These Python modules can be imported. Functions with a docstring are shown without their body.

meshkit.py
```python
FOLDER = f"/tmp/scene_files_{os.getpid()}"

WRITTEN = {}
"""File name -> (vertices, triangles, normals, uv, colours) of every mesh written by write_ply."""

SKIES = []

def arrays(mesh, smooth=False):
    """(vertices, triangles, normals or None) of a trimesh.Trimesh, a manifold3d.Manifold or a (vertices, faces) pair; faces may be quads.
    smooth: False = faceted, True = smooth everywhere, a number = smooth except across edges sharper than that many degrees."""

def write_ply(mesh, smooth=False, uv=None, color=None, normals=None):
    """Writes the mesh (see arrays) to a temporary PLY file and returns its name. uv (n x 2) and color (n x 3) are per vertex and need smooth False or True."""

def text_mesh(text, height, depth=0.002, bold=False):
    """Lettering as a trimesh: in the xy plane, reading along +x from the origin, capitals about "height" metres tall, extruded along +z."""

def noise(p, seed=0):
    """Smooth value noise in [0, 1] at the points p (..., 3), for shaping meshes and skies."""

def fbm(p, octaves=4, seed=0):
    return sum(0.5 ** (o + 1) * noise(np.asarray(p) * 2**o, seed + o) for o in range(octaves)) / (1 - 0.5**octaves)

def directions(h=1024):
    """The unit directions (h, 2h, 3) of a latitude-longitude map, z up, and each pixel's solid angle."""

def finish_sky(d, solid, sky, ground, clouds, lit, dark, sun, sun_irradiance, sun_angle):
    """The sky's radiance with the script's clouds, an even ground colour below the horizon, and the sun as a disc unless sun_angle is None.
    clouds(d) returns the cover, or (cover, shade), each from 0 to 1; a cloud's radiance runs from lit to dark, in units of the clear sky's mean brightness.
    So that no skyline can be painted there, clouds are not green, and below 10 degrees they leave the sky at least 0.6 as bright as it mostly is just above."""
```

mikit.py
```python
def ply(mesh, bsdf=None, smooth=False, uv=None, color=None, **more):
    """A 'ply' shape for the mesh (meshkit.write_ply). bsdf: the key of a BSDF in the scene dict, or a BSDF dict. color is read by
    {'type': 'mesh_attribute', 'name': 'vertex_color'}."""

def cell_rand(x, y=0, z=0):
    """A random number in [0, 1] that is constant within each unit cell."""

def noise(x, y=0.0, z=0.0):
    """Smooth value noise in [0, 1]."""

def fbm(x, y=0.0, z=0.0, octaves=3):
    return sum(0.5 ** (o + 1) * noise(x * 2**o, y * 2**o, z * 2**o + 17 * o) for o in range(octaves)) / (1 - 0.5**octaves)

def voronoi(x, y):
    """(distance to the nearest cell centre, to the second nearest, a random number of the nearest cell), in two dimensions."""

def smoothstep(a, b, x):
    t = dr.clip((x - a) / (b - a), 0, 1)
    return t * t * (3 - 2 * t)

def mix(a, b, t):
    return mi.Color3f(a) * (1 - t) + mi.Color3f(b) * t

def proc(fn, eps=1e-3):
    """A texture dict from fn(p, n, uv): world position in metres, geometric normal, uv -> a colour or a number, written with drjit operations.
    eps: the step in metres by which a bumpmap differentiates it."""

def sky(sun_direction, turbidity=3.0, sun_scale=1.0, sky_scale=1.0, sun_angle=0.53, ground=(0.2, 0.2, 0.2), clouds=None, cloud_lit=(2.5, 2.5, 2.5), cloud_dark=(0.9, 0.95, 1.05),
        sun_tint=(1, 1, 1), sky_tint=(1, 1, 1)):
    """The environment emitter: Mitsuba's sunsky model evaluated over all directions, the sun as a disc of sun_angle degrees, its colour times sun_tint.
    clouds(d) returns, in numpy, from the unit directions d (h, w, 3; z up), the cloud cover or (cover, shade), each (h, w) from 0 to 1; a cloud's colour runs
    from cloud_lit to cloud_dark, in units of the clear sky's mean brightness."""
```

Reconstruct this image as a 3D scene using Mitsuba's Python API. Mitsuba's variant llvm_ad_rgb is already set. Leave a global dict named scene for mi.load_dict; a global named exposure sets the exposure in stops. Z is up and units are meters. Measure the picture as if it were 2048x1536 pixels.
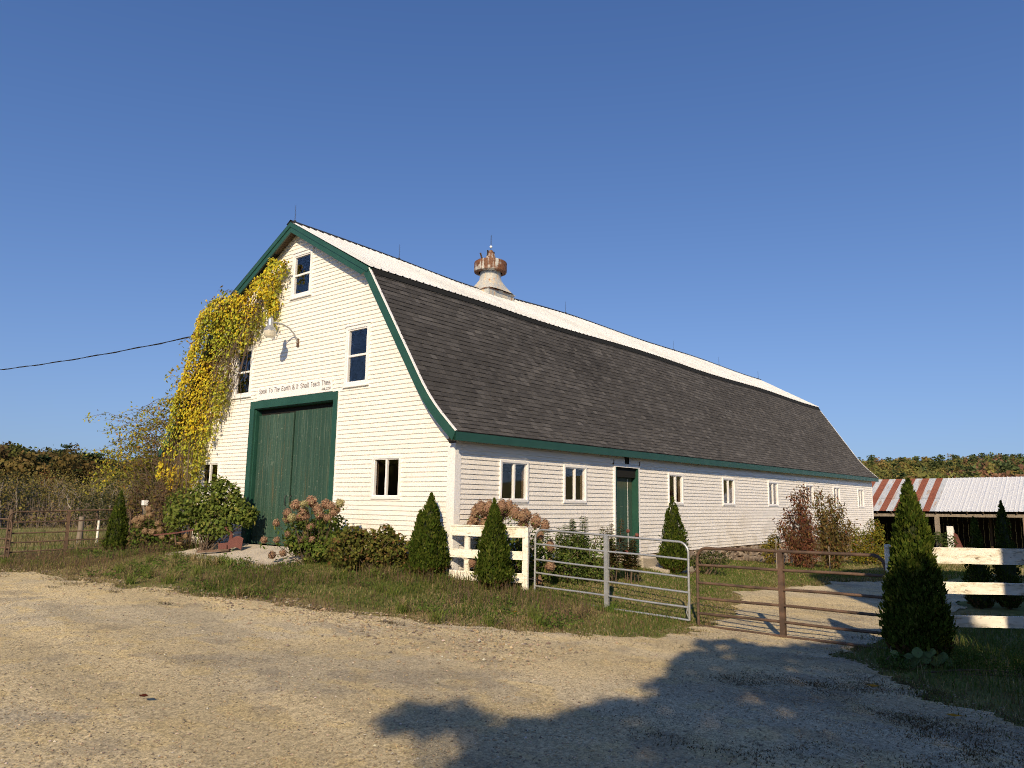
import math, numpy as np, trimesh, drjit as dr, mitsuba as mi, mikit, meshkit
from shapely.geometry import Polygon, box as sbox
from shapely.ops import unary_union
from scipy.interpolate import RBFInterpolator
from scipy.ndimage import gaussian_filter
from mikit import proc, noise, fbm, voronoi, cell_rand, smoothstep, mix
T = mi.ScalarTransform4f
scene, labels = {}, {}

# ---------------------------------------------------------------- camera, sky, exposure
F, YAW, PITCH, ROLL = 1514.03, -0.6876, 0.1576, 0.0163
CAM = np.array([16.568, -10.935, 1.8])
_f = np.array([math.sin(YAW)*math.cos(PITCH), math.cos(YAW)*math.cos(PITCH), math.sin(PITCH)])
_r0 = np.array([math.cos(YAW), -math.sin(YAW), 0.0]); _u0 = np.cross(_r0, _f)
_r = _r0*math.cos(ROLL)+_u0*math.sin(ROLL); _u = np.cross(_r, _f)
scene['camera'] = {'type': 'perspective', 'fov': math.degrees(2*math.atan(1024/F)), 'fov_axis': 'x',
                   'near_clip': 0.05, 'far_clip': 6000.0,
                   'to_world': T().look_at(origin=CAM.tolist(), target=(CAM+_f).tolist(), up=_u.tolist())}
SUN = np.array([0.44, -0.78, 0.45]); SUN /= np.linalg.norm(SUN)
scene['sky'] = mikit.sky(SUN.tolist(), turbidity=3.0, ground=(0.2, 0.18, 0.13), sun_tint=(0.98, 1.0, 1.05), sky_tint=(0.62, 0.765, 1.15),
                         clouds=lambda d: .42*np.exp(-np.degrees(np.arcsin(np.clip(d[..., 2], 0, 1)))/8.0), cloud_lit=(1.25, 1.38, 1.52), cloud_dark=(1.25, 1.38, 1.52))   # thin horizon haze all round
exposure = 1.92

# ---------------------------------------------------------------- helpers
rng = np.random.default_rng(7)
count = {}
def key_for(name):
    n = count.get(name, 0); count[name] = n+1
    return name if n == 0 else f'{name}_{n:03d}'
class MB:
    """collects vertices, triangles and (optional) vertex colours of one mesh"""
    def __init__(s): s.v, s.f, s.c, s.n = [], [], [], 0
    def add(s, v, f, c=None):
        v = np.asarray(v, float); f = np.asarray(f, int)
        if f.shape[1] == 4: f = np.vstack([f[:, [0, 1, 2]], f[:, [0, 2, 3]]])
        s.v.append(v); s.f.append(f+s.n); s.n += len(v)
        s.c.append(np.broadcast_to(np.asarray((0.5, 0.5, 0.5) if c is None else c, float), (len(v), 3)))
        return s
    def hexa(s, p, c=None):   # 8 corners: bottom ring 0-3, top ring 4-7
        return s.add(p, [[0, 3, 2, 1], [4, 5, 6, 7], [0, 1, 5, 4], [1, 2, 6, 5], [2, 3, 7, 6], [3, 0, 4, 7]], c)
    def box(s, lo, hi, c=None):
        (a, b, d), (e, g, h) = lo, hi
        return s.hexa([[a, b, d], [e, b, d], [e, g, d], [a, g, d], [a, b, h], [e, b, h], [e, g, h], [a, g, h]], c)
    def bar(s, p, q, w, h, up=(0, 0, 1), c=None):   # a board from p to q, w wide (across), h high (along up)
        p, q = np.asarray(p, float), np.asarray(q, float); d = q-p; d /= np.linalg.norm(d)
        side = np.cross(d, up); side /= np.linalg.norm(side); u = np.cross(side, d)
        o = [side*a*w/2+u*b*h/2 for a, b in ((-1, -1), (1, -1), (1, 1), (-1, 1))]
        return s.hexa([p+x for x in o]+[q+x for x in o], c)
    def tube(s, pts, r, sides=8, c=None, cap=True, closed=False):
        p = np.asarray(pts, float); n = len(p); r = np.broadcast_to(np.asarray(r, float), (n,))
        t = (np.roll(p, -1, 0)-np.roll(p, 1, 0)) if closed else np.gradient(p, axis=0)
        t /= np.linalg.norm(t, axis=1, keepdims=True)+1e-12
        a0 = np.array([0, 0, 1.0]) if abs(t[0][2]) < .9 else np.array([1.0, 0, 0])
        A = []
        for i in range(n):
            a0 = a0-t[i]*(a0@t[i]); a0 /= np.linalg.norm(a0)+1e-12; A.append(a0)
        A = np.array(A); B = np.cross(t, A); ang = np.arange(sides)*2*np.pi/sides
        v = (p[:, None]+r[:, None, None]*(np.cos(ang)[None, :, None]*A[:, None]+np.sin(ang)[None, :, None]*B[:, None])).reshape(-1, 3)
        f = []
        for i in range(n if closed else n-1):
            j = (i+1) % n
            for k in range(sides):
                l = (k+1) % sides; f.append([i*sides+k, i*sides+l, j*sides+l, j*sides+k])
        f = np.array(f); f = np.vstack([f[:, [0, 1, 2]], f[:, [0, 2, 3]]])
        if cap and not closed:
            e = (n-1)*sides
            f = np.vstack([f]+[[[0, k+1, k] for k in range(1, sides-1)]]+[[[e, e+k, e+k+1] for k in range(1, sides-1)]])
        return s.add(v, f, c)
    def lathe(s, prof, at=(0, 0, 0), sides=32, c=None):   # prof: (radius, z)
        prof = np.asarray(prof, float); ang = np.arange(sides)*2*np.pi/sides; n = len(prof)
        v = np.stack([prof[:, None, 0]*np.cos(ang), prof[:, None, 0]*np.sin(ang), np.repeat(prof[:, 1:], sides, 1)], -1).reshape(-1, 3)+np.asarray(at)
        f = [[i*sides+k, i*sides+(k+1) % sides, (i+1)*sides+(k+1) % sides, (i+1)*sides+k] for i in range(n-1) for k in range(sides)]
        return s.add(v, f, c)
    def mesh(s): return np.vstack(s.v), np.vstack(s.f), np.vstack(s.c)
def put(name, mb, mat, smooth=False, vc=False, **lab):
    """one entry of the scene; name is the full key without its number"""
    k = key_for(name); v, f, c = mb if isinstance(mb, tuple) else mb.mesh()
    scene[k] = mikit.ply((v, f), mat, smooth if not (vc and smooth) else True, color=c if vc else None)
    if lab: labels[k] = dict(lab)
    return k
def thing(name, label, cat, group=None):
    k = key_for(name); labels[k] = {'label': label, 'category': cat}
    if group: labels[k]['group'] = group
    return k
def smf(a, b, x): t = np.clip((x-a)/(b-a), 0, 1); return t*t*(3-2*t)
def unit(v): return v/(np.linalg.norm(v, axis=-1, keepdims=True)+1e-12)
def wob(p, n, seed=0, s=1.0): return (meshkit.fbm(np.asarray(p)*s, n, seed)-.5)*2
def at(px, py, D):   # the place a thing stands, from its bearing and its measured distance
    return CAM+(_f*F+_r*(px-1024)-_u*(py-768))/F*D

# ---------------------------------------------------------------- materials
def P(base, rough=.6, metallic=0., spec=.5, **k):
    return {'type': 'twosided', 'b': {'type': 'principled', 'base_color': base if isinstance(base, dict) else {'type': 'rgb', 'value': list(base)},
            'roughness': rough, 'metallic': metallic, 'specular': spec, **k}}
def bump(bs, fn, scale, eps=2e-3):
    return {'type': 'twosided', 'b': {'type': 'bumpmap', 't': proc(fn, eps), 'scale': scale, 'inner': bs['b']}}
VC = {'type': 'mesh_attribute', 'name': 'vertex_color'}
def M(name, d): scene[name] = d; return name
def f_white(p, n, uv):
    g = fbm(p.x*1.3+p.y*1.3, p.z*2.1, p.y, 4); st = noise(p.x*2+p.y*2, p.z*.5, 3.0)
    low = smoothstep(2.0, .5, p.z)*smoothstep(.35, .75, fbm(p.x*2.3+p.y*2.3, p.z*3.0, 5.0, 4))
    c = mix((.81, .79, .738), (.76, .735, .675), smoothstep(.45, .8, g)*.6+.2*smoothstep(.7, .95, st)+.35*cell_rand(dr.floor((p.z-.5)/.1025), 2, dr.floor((p.x+p.y)/4.3+.7*dr.floor(p.z*3.3))))
    return mix(c, (.52, .47, .37), low*.45)
M('white_siding', P(proc(f_white), .55))
M('white_vinyl', P((.80, .80, .79), .4))
M('sign_white', P((.84, .83, .81), .4))
M('sheathing', P((.10, .07, .045), .9))
def f_green(p, n, uv):
    return mix((.012, .060, .042), (.022, .082, .060), fbm(p.x*3+p.y*3, p.z*3, 1.0, 3))
M('green_trim', P(proc(f_green), .45))
def f_door(p, n, uv):
    k = cell_rand(dr.floor(p.x/.176), 3, dr.floor(p.y/3)); s = noise(p.x*70, p.z*1.1, 2.0); s2 = noise(p.x*24+7, p.z*.6, p.y*9); sp = noise(p.x*30, p.z*14, 8.0)
    c = mix((.022, .060, .042), (.042, .090, .064), smoothstep(.2, .9, s2*.55+k*.45))
    c = mix(c, (.14, .20, .16), smoothstep(.72, .92, s)*smoothstep(.4, .75, noise(p.x*5, p.z*1.7, 4.0))*.35)
    c = mix(c, (.30, .33, .27), smoothstep(.90, .99, sp)*.5)
    return mix(c, (.16, .105, .035), smoothstep(.55, .8, noise(p.x*4+1.5, p.z*.9, 2.5))*smoothstep(.6, .9, noise(p.x*55, p.z*1.6, 9.0))*.5)
M('door_paint', P(proc(f_door), .6))
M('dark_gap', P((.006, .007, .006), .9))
def f_shb(p, n, uv): return noise(p.x*150, p.y*150, p.z*150)*.6+noise(p.x*60, p.y*60, p.z*60)*.4
M('shingle_mat', bump(P(VC, .9, spec=.25), f_shb, .004))
M('vc_rough', P(VC, .85, spec=.3))
M('vc_satin', P(VC, .5))
def f_roof(p, n, uv):
    return mix((.60, .61, .60), (.50, .51, .49), smoothstep(.4, .85, fbm(p.y*.9, p.x*.35, p.z*.3, 4)))
M('white_metal', P(proc(f_roof), .38, spec=.6))
def f_rust(p, n, uv):
    a = fbm(p.x*3+p.y*2, p.y*3, p.z*3.5, 4); s = noise(p.x*18+p.y*13, p.y*9, p.z*1.3)
    r = smoothstep(.36, .54, a*.75+s*.3)
    c = mix((.42, .43, .40), (.60, .58, .52), s)
    return mix(c, mix((.10, .045, .024), (.20, .088, .042), noise(p.x*20, p.y*20, p.z*20)), r)
M('rusty_drum', P(proc(f_rust), .7, spec=.4))
def f_rust2(p, n, uv):
    s = noise(p.x*16+p.y*11, p.y*11-p.x*7, p.z*1.6); a = fbm(p.x*4, p.y*4, p.z*4, 3)
    c = mix((.50, .50, .46), (.36, .38, .37), a)
    c = mix(c, (.62, .52, .36), smoothstep(.45, .8, s)*.8)
    return mix(c, (.36, .17, .07), smoothstep(.66, .9, s*.6+a*.45))
M('stained_galv', P(proc(f_rust2), .6, spec=.5))
def f_galv(p, n, uv):
    return mix((.34, .36, .37), (.55, .57, .57), fbm(p.x*9, p.y*9, p.z*14, 3))
M('galvanized', P(proc(f_galv), .42, metallic=.55, spec=.5))
def f_brownsteel(p, n, uv):
    a = fbm(p.x*7, p.y*7, p.z*9, 4)
    return mix((.070, .046, .032), (.145, .090, .058), smoothstep(.3, .75, a))
M('rusty_steel', P(proc(f_brownsteel), .7))
M('dark_steel', P((.045, .045, .045), .5, metallic=.3))
def f_fence(p, n, uv):
    a = fbm(p.x*5+p.y*5, p.z*22, 3.0, 4); fine = noise(p.x*14+p.y*14, p.z*130, 1.0); knot = fbm(p.x*19+p.y*19, p.z*40, 6.0, 3)
    c = mix((.80, .78, .70), (.70, .66, .54), smoothstep(.4, .75, a))
    c = mix(c, (.40, .36, .28), smoothstep(.66, .80, a*.6+fine*.45)*.8)
    return mix(c, (.16, .13, .09), smoothstep(.66, .74, knot)*smoothstep(.55, .75, fine*.5+a*.5))
M('peeling_paint', P(proc(f_fence), .75))
def f_wood(p, n, uv):
    g = noise(p.x*40+p.y*40, p.z*2.5, 2.0); return mix((.16, .13, .10), (.30, .26, .21), g*.6+fbm(p.x*6+p.y*6, p.z*3, 4.0, 3)*.5)
M('weathered_wood', P(proc(f_wood), .9, spec=.2))
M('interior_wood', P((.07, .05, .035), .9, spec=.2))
M('glass', {'type': 'thindielectric', 'int_ior': 1.5})
M('lamp_acrylic', P((.55, .52, .42), .35, spec=.5))
def f_conc(p, n, uv):
    a = fbm(p.x*2.5, p.y*2.5, 2.0, 5); return mix((.30, .27, .225), (.42, .385, .32), a)
M('concrete', P(proc(f_conc), .9, spec=.2))
def f_stone(p, n, uv):
    a = fbm(p.x*7, p.y*7, p.z*7, 4); return mix((.14, .105, .08), (.38, .32, .25), smoothstep(.25, .8, a))
M('fieldstone', P(proc(f_stone), .9, spec=.2))
def ground_noise(p): return fbm(p.x*.35, p.y*.35, 3.0, 4)
def f_gravel(p, n, uv):
    big = fbm(p.x*.55+3, p.y*.55-p.x*.2, 1.0, 4); mid = fbm(p.x*2.7, p.y*4.1, 7.0, 4); fine = noise(p.x*85, p.y*85, 1.0); f2 = noise(p.x*37, p.y*37, 5.0); rut = noise(p.x*.35+p.y*.1, p.y*2.2+p.x*.35, 8.0)
    c = mix((.475, .385, .245), (.415, .35, .25), smoothstep(.38, .66, big))
    c = mix(c, (.52, .40, .205), smoothstep(.52, .72, mid)*.5)
    c = mix(c, (.22, .19, .155), smoothstep(.56, .75, fbm(p.x*1.7+9, p.y*2.3, 4.0, 5))*.45)
    return c*mi.Color3f(1.03, 1.08, 1.05)*(.36+.50*fine+.36*f2)*(.90+.17*smoothstep(.3, .75, rut))
def f_gravb(p, n, uv): return noise(p.x*70, p.y*70, 1.0)*.5+noise(p.x*31, p.y*31, 5.0)*.6+fbm(p.x*4, p.y*4, 2.0, 3)*1.2
M('gravel_mat', bump(P(proc(f_gravel), .95, spec=.15), f_gravb, .010, 4e-3))
def f_soil(p, n, uv):
    a = fbm(p.x*.5, p.y*.5, 2.0, 4); b = fbm(p.x*5, p.y*5, 6.0, 4)
    c = mix((.10, .11, .035), (.19, .155, .075), smoothstep(.35, .7, a)); return c*(.55+.9*b)
M('grassy_soil', P(proc(f_soil), .95, spec=.1))
M('leaf', {'type': 'principledthin', 'base_color': VC, 'roughness': .55, 'diff_trans': .7, 'spec_trans': 0.0, 'eta': 1.4})
M('blade', {'type': 'principledthin', 'base_color': VC, 'roughness': .6, 'diff_trans': .8, 'spec_trans': 0.0, 'eta': 1.35})
def f_bark(p, n, uv): return mix((.07, .05, .035), (.16, .12, .09), fbm(p.x*9, p.y*9, p.z*3, 3))
M('bark', P(proc(f_bark), .95, spec=.1))
M('red_iron', P((.125, .045, .036), .8))
M('black_rubber', P((.012, .012, .013), .6))
M('lettering', P((.07, .07, .075), .6))
def f_shedrust(p, n, uv): return mix((.19, .055, .028), (.27, .10, .055), fbm(p.x*1.3, p.y*2.5, 4.0, 4))
M('rusty_sheet', P(proc(f_shedrust), .75))
def f_shedgrey(p, n, uv):
    c = mix((.40, .44, .47), (.52, .55, .56), fbm(p.x*2, p.y*2, 4.0, 3)); return mix(c, (.38, .25, .15), smoothstep(.66, .85, noise(p.x*9, p.y*1.2, 3.0))*.6)
M('grey_sheet', P(proc(f_shedgrey), .5))
M('white_sheet', P((.60, .625, .64), .45))

# ---------------------------------------------------------------- terrain
ctrl = np.array([
 (16.6,-10.9,0),(25,-12,-.05),(10,-12,.02),(3,-12,.06),(-6,-12,.1),(-20,-12,.1),(8,-20,0),(20,-25,0),(-15,-25,.1),(35,-5,-.1),(5,-7,.08),(12,-6,0),(-6,-7,.06),
 (-6.7,-3.6,.02),(-4,-4,.08),(0,-3.9,.12),(4,-3.6,.12),(7,-3.1,.08),(9,-2.4,.02),(10.5,-1.3,-.06),(11.5,-.3,-.1),
 (-2.2,-1.5,.50),(0,-1.5,.50),(2.5,-1.5,.42),(4.5,-.9,.33),(5.9,-.4,.30),(-5,-1.5,.33),(-6.5,-.5,.36),(-6.5,1,.45),(-2,.3,.64),(2,.3,.62),(4,.3,.48),(5.9,.2,.40),(-9,0,.25),(-8,-4,0),
 (7.4,.9,.13),(9,1,-.02),(10.7,1,-.12),(12.2,1.1,-.16),(13.75,.6,-.1),(14.35,-.35,.02),(15.5,-2,-.03),(16,1,.0),
 (6.2,3,.42),(6.2,6,.42),(6.3,8,.36),(6.3,12,.18),(6.3,14.3,0),(6.3,17,-.2),(6.3,22,-.42),(6.3,31,-.45),(8,5,.12),(8,9,-.02),(9,13,-.15),(8,20,-.32),(10,8,-.18),(12,6,-.16),(12,20,-.3),(15,10,-.1),(8,39,-.45),(12,32,-.35),(20,30,-.3),
 (-13.9,1,.1),(-15.5,2.4,.0),(-30,5,-.2),(-45,20,-.5),(-30,-15,0),(-45,-20,-.2),(0,12,.3),(-6.4,14,.1),(0,30,-.3),(-8,30,-.4),(0,48,-.6),(20,48,-.6),(40,20,-.2),(45,-30,0),(0,-45,0)], float)
_rbf = RBFInterpolator(ctrl[:, :2], ctrl[:, 2], kernel='linear', smoothing=.02)
_gx, _gy = np.arange(-50, 50.01, .5), np.arange(-50, 60.01, .5)
_X, _Y = np.meshgrid(_gx, _gy, indexing='ij')
_H = gaussian_filter(_rbf(np.stack([_X.ravel(), _Y.ravel()], 1)).reshape(_X.shape), 1.0)
def _near(x, y):
    u = np.clip((x+50)/.5, 0, len(_gx)-1.001); w = np.clip((y+50)/.5, 0, len(_gy)-1.001)
    i, j = u.astype(int), w.astype(int); a, b = u-i, w-j
    return (_H[i, j]*(1-a)*(1-b)+_H[i+1, j]*a*(1-b)+_H[i, j+1]*(1-a)*b+_H[i+1, j+1]*a*b)
def ground(x, y):
    x, y = np.asarray(x, float), np.asarray(y, float)
    dx, dy = x-CAM[0], y-CAM[1]; r = np.hypot(dx, dy); az = np.degrees(np.arctan2(dx, dy))
    wl = smf(-105, -90, az)*smf(-35, -50, az); wr = smf(-40, -25, az)*smf(50, 30, az)
    far = -.5-.8*smf(50, 110, r)+wl*(6.0*smf(120, 280, r))+wr*(27.0*smf(190, 620, r))+ (1-wl-wr)*8*smf(200, 600, r)
    far = far+.25*wob(np.stack([x, y, x*0], -1), 2, 3, .03)*smf(40, 90, r)
    w = smf(34, 55, r)
    return _near(x, y)*(1-w)+far*w
# gravel yard: the parking area before the barn and the drive through the gates
GP = Polygon([(-40,-3.0),(-12,-4.2),(-7.2,-3.9),(-4,-4.4),(0,-4.2),(3.6,-3.9),(6.2,-3.4),(8.4,-2.6),(10.2,-1.6),(11.0,-.1),(10.9,1.6),(10.2,3.6),(9.6,5.5),(9.6,8),(10.0,11),
              (11,14),(13,14),(13.4,10),(13.5,5),(13.5,2),(13.3,-.3),(13.6,-1.0),(14.4,-1.8),(15.4,-2.8),(17,-3.7),(24,-6),(40,-14),(40,-40),(-40,-40)])
def gravel_d(x, y, seed=11):   # signed distance to the ragged gravel edge, positive inside
    import shapely
    pts = shapely.points(np.ravel(x), np.ravel(y))
    d = shapely.distance(pts, GP.exterior)*np.where(shapely.contains(GP, pts), 1, -1)
    return d.reshape(np.shape(x))+.42*wob(np.stack([x, y, np.zeros_like(x)], -1), 3, seed, 1.3)
rr = np.concatenate([[0.3], 0.6*1.0345**np.arange(252)]); rr = rr[rr < 2600]
th = np.radians(np.arange(0, 360, 1.0))
R2, T2 = np.meshgrid(rr, th, indexing='ij')
gx, gy = CAM[0]+R2*np.sin(T2), CAM[1]+R2*np.cos(T2)
gv = np.stack([gx, gy, ground(gx, gy)+.02*wob(np.stack([gx, gy, gx*0], -1), 3, 5, 1.1)*(R2 < 50)], -1).reshape(-1, 3)
n1, n2 = R2.shape
ii, jj = np.meshgrid(np.arange(n1-1), np.arange(n2), indexing='ij')
q = np.stack([ii*n2+jj, ii*n2+(jj+1) % n2, (ii+1)*n2+(jj+1) % n2, (ii+1)*n2+jj], -1).reshape(-1, 4)
fan = np.array([[0, (k+1) % n2, k] for k in range(1, n2-1)])
gv[:, 2] -= .09*np.where(R2.ravel() < 60, smf(.15, .7, gravel_d(gx.ravel(), gy.ravel())), 0)
gv[:, 2] -= .16*smf(-1.62, -1.35, gv[:, 1])*smf(.6, .3, gv[:, 1])*smf(2.6, 2.2, np.abs(gv[:, 0]))
mb = MB(); mb.add(gv, np.vstack([q[:, [0, 2, 1]], q[:, [0, 3, 2]], fan]))
put('ground', mb, 'grassy_soil', True, label='grassy soil of the farmyard and the fields around it', kind='structure')

def sheet(x0, x1, y0, y1, st, lift, keep):
    xs, ys = np.arange(x0, x1, st), np.arange(y0, y1, st); X, Y = np.meshgrid(xs, ys, indexing='ij')
    D = gravel_d(X, Y); s3 = np.stack([X, Y, X*0], -1)
    ruts = -.025*np.exp(-((Y+6.5+.12*X)/.5)**2)
    Z = ground(X, Y)+lift+.022*wob(s3, 3, 5, 1.1)+.008*wob(s3, 2, 9, 5.0)+ruts-.05*(D < .0)
    idx = np.arange(X.size).reshape(X.shape); k = keep(X, Y, D)
    c = k[:-1, :-1] & k[1:, :-1] & k[1:, 1:] & k[:-1, 1:]
    qd = np.stack([idx[:-1, :-1], idx[1:, :-1], idx[1:, 1:], idx[:-1, 1:]], -1)[c]
    return np.stack([X, Y, Z], -1).reshape(-1, 3), np.vstack([qd[:, [0, 1, 2]], qd[:, [0, 2, 3]]])
mb = MB(); mb.add(*sheet(-9, 22, -15, 14.2, .09, .012, lambda X, Y, D: D > -.02)); mb.add(*sheet(-40, -8.9, -40, 0, .4, .012, lambda X, Y, D: D > -.1)); mb.add(*sheet(-9.2, 40, -40, -14.8, .4, .012, lambda X, Y, D: D > -.1)); mb.add(*sheet(21.8, 40, -15, -6, .4, .012, lambda X, Y, D: D > -.1))
put('gravel_yard', mb, 'gravel_mat', True, label='tan packed gravel of the yard and drive before the barn', kind='structure')

# ---------------------------------------------------------------- the barn
G, XW, LEN = .288, 5.888, 32.1           # wall plane of the gable end, half width of the walls, length of the roof
SY, SYW = .0069, .0033                   # the old barn's roof and wall lines rise slightly along its length
ZR, XB, ZB, XE, ZE = 9.034, 3.297, 7.13, 6.156, 3.235
def sag(y, z):
    y = np.asarray(y, float); up = np.clip((z-7.0)/2.0, 0, 1)
    return SY*y-up*.13*np.exp(-((y-7.0)/4.0)**2)+.03*np.sin(y*.55+1.0)*smf(3, 6, y)*np.clip((z-3.2)/3.5, 0, 1)
def roofed(mb):
    v, f, c = mb.mesh(); v = v.copy(); v[:, 2] += sag(v[:, 1], v[:, 2]); return v, f, c
def walled(mb):
    v, f, c = mb.mesh(); v = v.copy(); v[:, 2] += SYW*v[:, 1]; return v, f, c
# lower slope with its bell-cast foot, from the eave up to the break
def bez(a, b, c, n=6):
    t = np.linspace(0, 1, n)[:, None]; return (1-t)**2*a+2*t*(1-t)*b+t*t*c
E_, FL, B_ = np.array([XE, ZE]), np.array([5.40, 3.92]), np.array([3.25, 7.16])
u1, u2 = unit(E_-FL), unit(B_-FL)
LOW = np.vstack([[E_], bez(FL+u1*.55, FL, FL+u2*.6, 7), [B_]])
SEG = np.r_[0, np.cumsum(np.linalg.norm(np.diff(LOW, axis=0), axis=1))]
def low(s): return np.stack([np.interp(s, SEG, LOW[:, 0]), np.interp(s, SEG, LOW[:, 1])], -1)
def lown(s, e=.03):
    d = unit(low(np.minimum(s+e, SEG[-1]))-low(np.maximum(s-e, 0))); return np.stack([d[..., 1], -d[..., 0]], -1)
barn = thing('barn', 'large white clapboard barn with dark shingled gambrel roof and green trim', 'barn')
# gable wall with its openings
UPL = [(3.44, 7.10), (0, ZR)]
prof_r = [tuple(low(s)-lown(s)*.10) for s in np.linspace(0, SEG[-1], 14)]+[(0, ZR-.10)]
right = [(XW, .35)]+[(min(x, XW), z) for x, z in prof_r]
gable = Polygon(right+[(-x, z) for x, z in right[::-1]])
WIN_G = [(-.21, .65, 7.03, 8.24, 'sash'), (2.19, 3.05, 4.49, 5.94, 'sash'), (-2.69, -1.81, 4.59, 5.96, 'sash'), (3.345, 4.285, 1.88, 2.805, 'slider'), (-4.06, -3.12, 1.93, 2.845, 'slider')]
DOOR_G = (-1.735, 1.99, .66, 4.41)
holes = unary_union([sbox(a+.05, c+.05, b-.05, d-.05) for a, b, c, d, _ in WIN_G]+[sbox(DOOR_G[0]+.06, .3, DOOR_G[1]-.06, DOOR_G[3]-.06)])
def extrude_y(poly, y0, y1, c=None):
    m = trimesh.creation.extrude_polygon(poly, y1-y0, engine='earcut'); v = np.array(m.vertices)
    return np.stack([v[:, 0], y0+v[:, 2], v[:, 1]], -1), np.array(m.faces)[:, ::-1]
mb = MB()
for g in getattr(gable.difference(holes), 'geoms', [gable.difference(holes)]): mb.add(*extrude_y(g, G+.022, G+.14))
wall = put(barn+'__wall', mb, 'sheathing')
def clap(poly, z0, z1, place):
    """one course of siding: the piece of the course inside poly, its lower edge standing proud"""
    mb = MB()
    for g in getattr(poly, 'geoms', [poly]):
        if g.geom_type != 'Polygon' or g.area < 2e-4: continue
        v2, f = trimesh.creation.triangulate_polygon(g, engine='earcut'); v2 = np.asarray(v2)
        pr = .027-.023*(v2[:, 1]-z0)/(z1-z0); mb.add(place(v2[:, 0], pr, v2[:, 1]), f)
        ring = np.array(g.exterior.coords)[:-1]; pr = .027-.023*(ring[:, 1]-z0)/(z1-z0); n = len(ring)
        a = place(ring[:, 0], pr, ring[:, 1]); b = place(ring[:, 0], pr*0, ring[:, 1])
        mb.add(np.vstack([a, b]), [[i, (i+1) % n, n+(i+1) % n, n+i] for i in range(n)])
    return mb
EXP = .1025
rj = np.random.default_rng(17)
def joints(pc):   # long courses are pieced, with a thin open joint
    out = []
    for g in getattr(pc, 'geoms', [pc]):
        x0, _, x1, _ = g.bounds
        if x1-x0 > 3.4 and rj.random() < .55: c = rj.uniform(x0+.9, x1-.9); h = g.difference(sbox(c-.003, -9, c+.003, 99)); out += list(getattr(h, 'geoms', [h]))
        else: out.append(g)
    return out
corner = .21
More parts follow.
